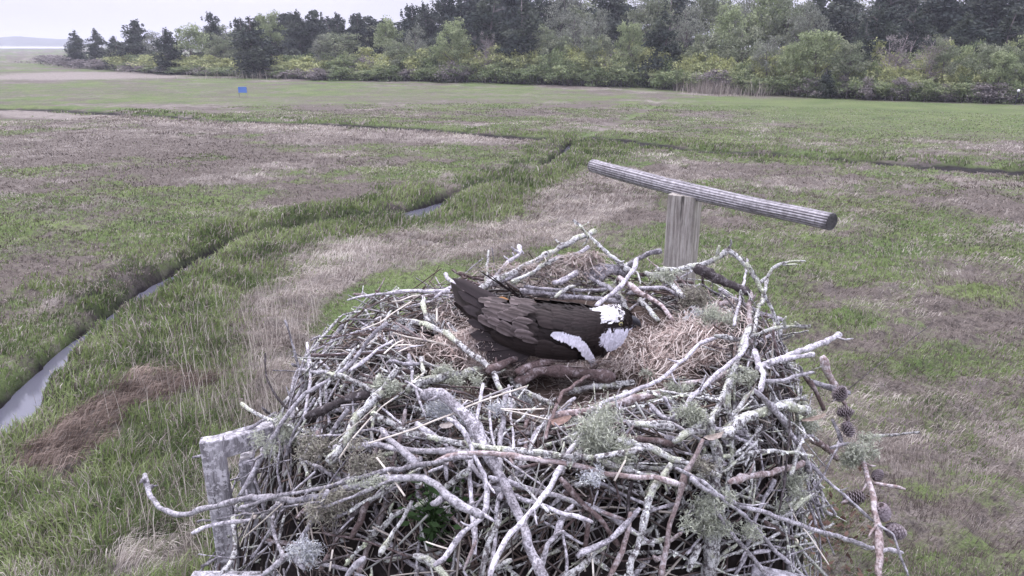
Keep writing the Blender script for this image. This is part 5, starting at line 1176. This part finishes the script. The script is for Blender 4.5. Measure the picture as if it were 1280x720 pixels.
# each kind is built one unit = one metre tall 6..10 and reused with its own scale
CED = [(.040, .052, .046), (.060, .074, .058), (.085, .10, .075)]
PIN = [(.048, .060, .056), (.070, .084, .072), (.095, .108, .090)]
LGT = [(.20, .24, .125), (.265, .31, .17), (.33, .37, .22)]
MID = [(.15, .175, .11), (.205, .23, .15), (.27, .29, .20)]
GRY = [(.16, .175, .14), (.21, .225, .18), (.27, .28, .235)]
YEL = [(.35, .37, .17), (.45, .465, .235), (.27, .30, .155)]
SHR = [(.15, .19, .095), (.21, .255, .13), (.28, .31, .17)]
BRN = [(.17, .15, .15), (.23, .205, .20), (.28, .25, .25)]
def proto(kind, seed):
    rs = random.Random(seed); mb = MB(); bl__ = []
    if kind in ('cedar', 'pine'):
        h = 8.0; tips = branches(mb, (0, 0, 0), h * .97, (rs.gauss(0, .3), rs.gauss(0, .3)), 12, 1.6, .16, rs)
        nlev = 15
        for k in range(nlev):
            t = (k + .5) / nlev
            if kind == 'cedar': w_ = 2.0 * (math.sin(math.pi * min(1, (t * .82 + .18))) ** .7) * (1.05 - .35 * t); z0 = .04 + .93 * t
            else: w_ = 1.9 * (1.12 - t) ** .7 * (.55 + .75 * rs.random()); z0 = .28 + .70 * t
            m_ = 4 if t < .8 else 2
            for _ in range(m_):
                an = rs.uniform(0, 6.28); q = w_ * rs.uniform(.25, .85) if t < .93 else .1
                bl__.append(((math.cos(an) * q, math.sin(an) * q, z0 * h), (w_ * rs.uniform(.35, .6) + .15, w_ * rs.uniform(.35, .6) + .15, rs.uniform(.35, .62)), rs.randrange(3)))
        if kind == 'pine':
            for _ in range(9):
                an = rs.uniform(0, 6.28); q = rs.uniform(.1, 1.3); bl__.append(((math.cos(an) * q, math.sin(an) * q, h * (1.0 - .10 * q + rs.uniform(-.03, .05))), (.16, .16, .42), 1))
        cols = CED if kind == 'cedar' else PIN; V, T, Cc = leaf_cloud(bl__, 5200, .15, cols, seed=seed)
    elif kind in ('light', 'mid', 'grey'):
        h = 8.0; tips = branches(mb, (0, 0, 0), h * .8, (rs.gauss(0, .5), rs.gauss(0, .5)), 22, 3.0, .15, rs, .9)
        for e in tips: bl__.append((tuple(e), (rs.uniform(.4, .8), rs.uniform(.4, .8), rs.uniform(.3, .6)), rs.randrange(3)))
        for _ in range(16):
            an = rs.uniform(0, 6.28); q = rs.uniform(.3, 2.3); bl__.append(((math.cos(an) * q, math.sin(an) * q, h * (.45 + .5 * rs.random() * (1 - q / 4))), (.9, .9, .6), rs.randrange(3)))
        V, T, Cc = leaf_cloud(bl__, {'light': 4600, 'mid': 4600, 'grey': 3600}[kind], .12 if kind != 'grey' else .09, {'light': LGT, 'mid': MID, 'grey': GRY}[kind], seed=seed)
    elif kind == 'bare':
        h = 7.0
        for _ in range(3): branches(mb, (rs.gauss(0, .3), rs.gauss(0, .3), 0), h * rs.uniform(.75, 1), (rs.gauss(0, .9), rs.gauss(0, .6)), 20, 2.4, .11, rs, 1.1, (2.0, 1.95, 2.0)); 
        for _ in range(18): bl__.append(((rs.gauss(0, 1.2), rs.gauss(0, 1.2), rs.uniform(2.5, 6.5)), (.5, .5, .4), rs.randrange(3)))
        V, T, Cc = leaf_cloud(bl__, 900, .08, BRN, seed=seed)
    else:
        h = 3.0; tips = []
        for _ in range(5): tips += branches(mb, (rs.gauss(0, .4), rs.gauss(0, .4), 0), h * rs.uniform(.6, .95), (rs.gauss(0, .5), rs.gauss(0, .5)), 5, 1.0, .05, rs, 1.0)
        for e in tips: bl__.append((tuple(e), (rs.uniform(.3, .6), rs.uniform(.3, .6), rs.uniform(.2, .4)), rs.randrange(3)))
        for _ in range(12): bl__.append(((rs.gauss(0, .9), rs.gauss(0, .8), rs.uniform(.3, 2.3)), (.7, .7, .5), rs.randrange(3)))
        V, T, Cc = leaf_cloud(bl__, 2400, .10, {'shrub': SHR, 'yellow': YEL, 'brown_shrub': BRN}[kind], seed=seed)
    me1 = mb.build('trunk', M['trunk']); c1 = np_mesh('crown', V, T, Cc, M['leaf']); d = (me1.data, c1.data, h)
    for o in (me1, c1): bpy.data.objects.remove(o)
    return d
PR = {k: [proto(k, 100 * i + s) for s in range(n_)] for i, (k, n_) in enumerate((('cedar', 3), ('pine', 3), ('light', 3), ('mid', 3), ('grey', 2), ('bare', 2), ('shrub', 3), ('yellow', 2), ('brown_shrub', 2)))}
NAMES = {'cedar': ('cedar_tree', 'tree'), 'pine': ('pine_tree', 'tree'), 'light': ('broadleaf_tree', 'tree'), 'mid': ('broadleaf_tree', 'tree'), 'grey': ('broadleaf_tree', 'tree'), 'bare': ('bare_tree', 'tree'), 'shrub': ('green_shrub', 'shrub'), 'yellow': ('yellow_shrub', 'shrub'), 'brown_shrub': ('twiggy_shrub', 'shrub')}
def edge_y(px):   # image row where the wood edge meets the marsh
    return float(np.interp(px, [-60, 60, 120, 200, 300, 400, 500, 600, 700, 800, 900, 1000, 1100, 1280, 1450], [77, 80, 86, 92, 96, 100, 102, 104, 107, 110, 117, 121, 126, 130, 133]))
rt = random.Random(21)
def plant(kind, px, top, back, wpx=None, label=None, group=None):
    """px column, row of the top in the photograph, metres behind the wood edge, width in pixels"""
    g = G(px, edge_y(px)); d = math.hypot(g.x, g.y); k = (d + back) / d; x, y = g.x * k, g.y * k
    z = float(height(np.array([x]), np.array([y]))[0]); dep = y * math.cos(PITCH) + (H - z) * math.sin(PITCH)
    # height that brings the top to its row
    r = ray(px, top); zt = H + r.z * (y / r.y); hh = max(.6, zt - z)
    me1, me2, h0 = rt.choice(PR[kind]); o = empty(NAMES[kind][0], (x, y, z - .05), rt.uniform(0, 6.28)); s = hh / h0
    wid = {'cedar': 4.2, 'pine': 3.8, 'light': 6.4, 'mid': 6.4, 'grey': 6.4, 'bare': 5.5, 'shrub': 3.6, 'yellow': 3.6, 'brown_shrub': 3.6}[kind]
    sw = (wpx * dep / F / wid) if wpx else s * rt.uniform(.9, 1.2); o.scale = (sw, sw, s)
    for nm, me in (('trunk', me1), ('crown', me2)):
        c = bpy.data.objects.new(nm, me); C.objects.link(c); c.parent = o
    tag(o, label, NAMES[kind][1], group); return o
TR = [
('cedar',100,37,4,34,'leftmost dark cedar at the end of the wood'),
('cedar',126,34,6,30,'second dark cedar from the left end of the wood'),
('cedar',148,44,3,34,'low dark cedar between the left end cedars and the taller one'),
('pine',176,25,8,44,'spiky dark pine rising above the left end of the wood'),
('grey',196,34,12,36,'greyish tree gap-filling behind the left round cedar'),
('cedar',215,34,0,50,'round dark cedar standing forward at the left end of the wood'),
('light',243,25,6,60,'pale green round tree right of the round dark cedar'),
('pine',272,17,16,36,'thin pine tip poking over the pale green tree'),
('mid',283,38,5,44,'mid green tree between the pale one and the biggest left cedar'),
('cedar',320,20,-1,68,'biggest dark cedar on the left, reaching down to the marsh'),
('light',343,6,14,48,'pale feathery crown above the biggest left cedar'),
('pine',306,24,14,34,'dark pine shoulder left of the pale feathery crown'),
('pine',378,14,13,44,'dark pine just right of the pale feathery crown'),
('pine',400,12,15,40,'tallest spiky pine of the left skyline'),
('pine',428,18,14,36,'spiky pine right of the tallest on the left skyline'),
('pine',452,16,15,36,'spiky skyline pine left of the round green tree'),
('mid',425,32,6,70,'olive tree under the spiky skyline pines'),
('grey',408,36,4,40,'pale grey-leaved tree low under the skyline pines'),
('light',487,15,9,44,'round green tree on the skyline where the sky ends'),
('pine',517,8,12,40,'blue-green pine right of the round green tree'),
('pine',535,4,16,40,'dark pine at the right end of the open sky'),
('mid',500,46,3,50,'low rounded olive tree beneath the blue-green pine'),
('grey',522,22,6,40,'greyish twiggy tree under the blue-green pine'),
('light',568,18,2,62,'yellow-green tree standing in front of the dark pines'),
('pine',560,-14,14,56,'tall dark pine behind the yellow-green tree'),
('pine',590,-24,16,60,'very tall dark pine cut off by the top, left one'),
('cedar',612,-16,6,66,'broad dark evergreen mass left of the grey trunks'),
('pine',640,-30,12,64,'very tall dark pine cut off by the top, middle one'),
('cedar',655,-6,5,70,'broad dark evergreen right of the grey trunks'),
('bare',606,36,1,34,'slender bare grey trunks before the broad dark evergreens'),
('mid',690,26,5,60,'olive tree right of the broad dark evergreens'),
('grey',715,2,9,64,'tall grey-green tree filling the top centre'),
('mid',745,34,3,54,'dull green tree below the tall grey-green one'),
('pine',760,-30,16,64,'tall dark pine behind the top centre trees'),
('light',785,14,4,46,'bright green tree with a bare lower trunk'),
('grey',745,0,6,50,'grey-green tree left of the bright green tree'),
('cedar',826,12,3,62,'dark rounded cedar right of the bright green tree'),
('grey',855,-12,14,70,'grey-green tall tree above the dark rounded cedar'),
('light',905,-6,12,64,'fresh green round crown at the top, right of centre'),
('mid',880,30,6,60,'olive bushy tree right of the dark rounded cedar'),
('mid',925,20,7,60,'mid green tree below the fresh green crown'),
('grey',955,36,2,54,'silvery bush tree right of the olive bushy tree'),
('mid',975,-20,18,70,'tall olive tree behind the silvery bush tree'),
('light',1015,24,3,80,'wide layered light green tree on the right'),
('mid',1050,40,2,60,'green tree at the foot of the wide layered one'),
('cedar',1066,24,4,44,'small dark cedar right of the wide layered tree'),
('grey',1000,-10,14,70,'grey tall tree behind the wide layered tree'),
('bare',1115,34,5,80,'pale bare twiggy tree on the right'),
('bare',1150,40,3,60,'bare grey bush tree between the pale one and the green one'),
('mid',1172,38,3,50,'rounded green tree right of the bare trees'),
('mid',1225,44,3,70,'broad green tree near the right edge'),
('light',1243,52,1,46,'pale green small tree near the right edge'),
('mid',1275,50,3,50,'green tree cut by the right edge of the view'),
('light',985,44,1,40,'yellow-green small tree left below the wide layered one'),
('pine',1040,-14,22,80,'tall dark pine behind the small dark cedar'),
('pine',1100,-26,24,84,'dark misty pine at the top right, first of the far row'),
('pine',1155,-18,22,84,'dark misty pine above the rounded green tree'),
('pine',1210,-24,22,84,'dark misty pine above the broad green tree'),
('pine',1262,-20,18,84,'dark misty pine in the top right corner'),
('pine',1300,-10,12,80,'dark pine beyond the right edge of the top corner'),
('cedar',1190,10,14,60,'dark evergreen filling between the misty pines'),
('cedar',1240,14,12,60,'dark evergreen low in the top right corner'),
('cedar',1130,6,14,66,'dark evergreen behind the pale bare tree'),
('cedar',1085,2,12,60,'dark evergreen above the small dark cedar'),
('grey',700,-30,22,70,'tall grey tree far back in the top centre'),
('mid',820,-26,18,70,'tall olive tree above the dark rounded cedar'),
('grey',930,-30,22,70,'tall grey tree far back behind the fresh green crown'),
('mid',880,-30,24,70,'tall olive tree between the grey-green and fresh green crowns'),
]
for kd, px, top, back, w_, lab in TR: plant(kd, px, top, back, w_, lab, 'trees of the wood beyond the marsh')
# wood closing the gaps behind
for px_, top_, kd_, bk_, w__ in [(p_ + rt.uniform(-8, 8), None, None, None, None) for p_ in range(292, 1330, 24)]:
    if px_ < 540: tp_ = rt.uniform(16, 28); kd_ = rt.choice(['mid', 'pine', 'cedar'])
    else: tp_ = rt.uniform(-26, -4); kd_ = rt.choices(['mid', 'grey', 'light', 'pine', 'cedar'], [.34, .24, .08, .17, .17] if px_ < 1000 else [.15, .1, 0, .4, .35])[0]
    plant(kd_, px_, tp_, rt.uniform(20, 27), rt.uniform(70, 92), {'mid': 'olive tree', 'grey': 'grey-green tree', 'light': 'pale green tree', 'pine': 'dark pine', 'cedar': 'dark evergreen'}[kd_] + (' far back in the wood under the left skyline' if px_ < 540 else ' far back in the wood, top cut off by the picture edge'), 'far row ' + kd_ + (' left' if px_ < 540 else ' right'))
# scrub belt: grey-green front row, yellowing row behind
def side_word(px): return 'left' if px < 420 else ('middle' if px < 850 else 'right')
px = 62
while px < 1330:
    e = edge_y(px); hgt = 13 + 15 * sst(330, 650, np.array(px)) ; kd = rt.choices(['shrub', 'brown_shrub', 'shrub'], [.5, .2 if px > 420 else .75, .3])[0]
    plant(kd, px, e - float(hgt) * rt.uniform(.85, 1.1), .5 + rt.uniform(0, 1.5), rt.uniform(40, 56), f'{"grey twiggy" if kd == "brown_shrub" else "dull green"} shrub in the front row of the scrub, {side_word(px)} part', f'front row scrub {kd} {side_word(px)}'); px += rt.uniform(11, 15)
px = 150
while px < 1320:
    e = edge_y(px); base_ = 25 + 22 * float(sst(330, 650, np.array(px))); kd = rt.choices(['yellow', 'shrub', 'brown_shrub'], [.8, .16, .04])[0]
    plant(kd, px, e - base_ * rt.uniform(.9, 1.1), rt.uniform(2.5, 4.5), rt.uniform(34, 48), f'{ {"yellow": "yellow-green", "shrub": "green", "brown_shrub": "twiggy brown"}[kd]} bush in the second row of the scrub, {side_word(px)} part', f'second row scrub {kd} {side_word(px)}'); px += rt.uniform(8, 11)
px = 330
while px < 1320:
    e = edge_y(px); kd = rt.choices(['mid', 'shrub', 'yellow'], [.15, .35, .5])[0]
    plant(kd, px, e - (30 + 26 * float(sst(330, 700, np.array(px))) + 14 * float(sst(880, 1000, np.array(px)))) * rt.uniform(.9, 1.15), rt.uniform(7, 11), rt.uniform(40, 56), f'{ {"yellow": "yellowish bush", "shrub": "green bush", "mid": "small olive tree"}[kd]} behind the scrub rows, {side_word(px)} part', f'bushes behind the scrub {kd} {side_word(px)}'); px += rt.uniform(18, 26)
plant('cedar', 1030, 84, -.5, 26, 'small dark cedar standing in the scrub right of the reed bed', 'trees of the wood beyond the marsh')

# ------------------------------------------------------------------ small things out on the marsh
g = G(304, 121); s = (g.y * math.cos(PITCH) + H * math.sin(PITCH)) / F
sg = tag(empty('marsh_sign', g), 'small plain blue board on two thin legs far out on the marsh', 'sign')
mblue, n, b = newmat('blue_board', .5, .3); b.inputs['Base Color'].default_value = (.10, .19, .50, 1)
mb = MB(); mb.box((0, 0, 8.5 * s), 10.5 * s, .04, 7 * s); mb.build('board', mblue, sg, None, False)
for k in (-1, 1):
    mb = MB(); mb.box((k * 5 * s, .06, 5 * s), .05, .05, 12 * s); mb.build('leg', M['post'], sg, None, False)
g = G(1269, 131); st_ = tag(empty('marker_stake', g), 'small dark stake with a white top at the scrub edge far right', 'stake')
mb = MB(); mb.tube([(0, 0, -.1), (0, 0, .55), (.02, 0, .95)], [.05, .05, .04], 8, (.05, .05, .06)); mb.build('stake', M['twigs'], st_)
mb = MB(); mb.tube([(.02, 0, .95), (.03, 0, 1.0), (.03, 0, 1.12), (.03, 0, 1.16)], [.05, .09, .09, .03], 10, (.8, .8, .82)); mb.build('top', M['twigs'], st_)
# ------------------------------------------------------------------ damp air over the marsh
mb = MB(); mb.box((0, 0, 28.5), 9000, 9000, 60.0)
m = bpy.data.materials.new('haze'); m.use_nodes = True; n = m.node_tree; n.nodes.clear()
o_ = n.nodes.new('ShaderNodeOutputMaterial'); pv = n.nodes.new('ShaderNodeVolumePrincipled'); pv.inputs['Density'].default_value = .0006; pv.inputs['Color'].default_value = (.86, .87, 1, 1); pv.inputs['Anisotropy'].default_value = .2
n.links.new(pv.outputs[0], o_.inputs['Volume'])
tag(mb.build('haze', m, None, None, False), kind='stuff')
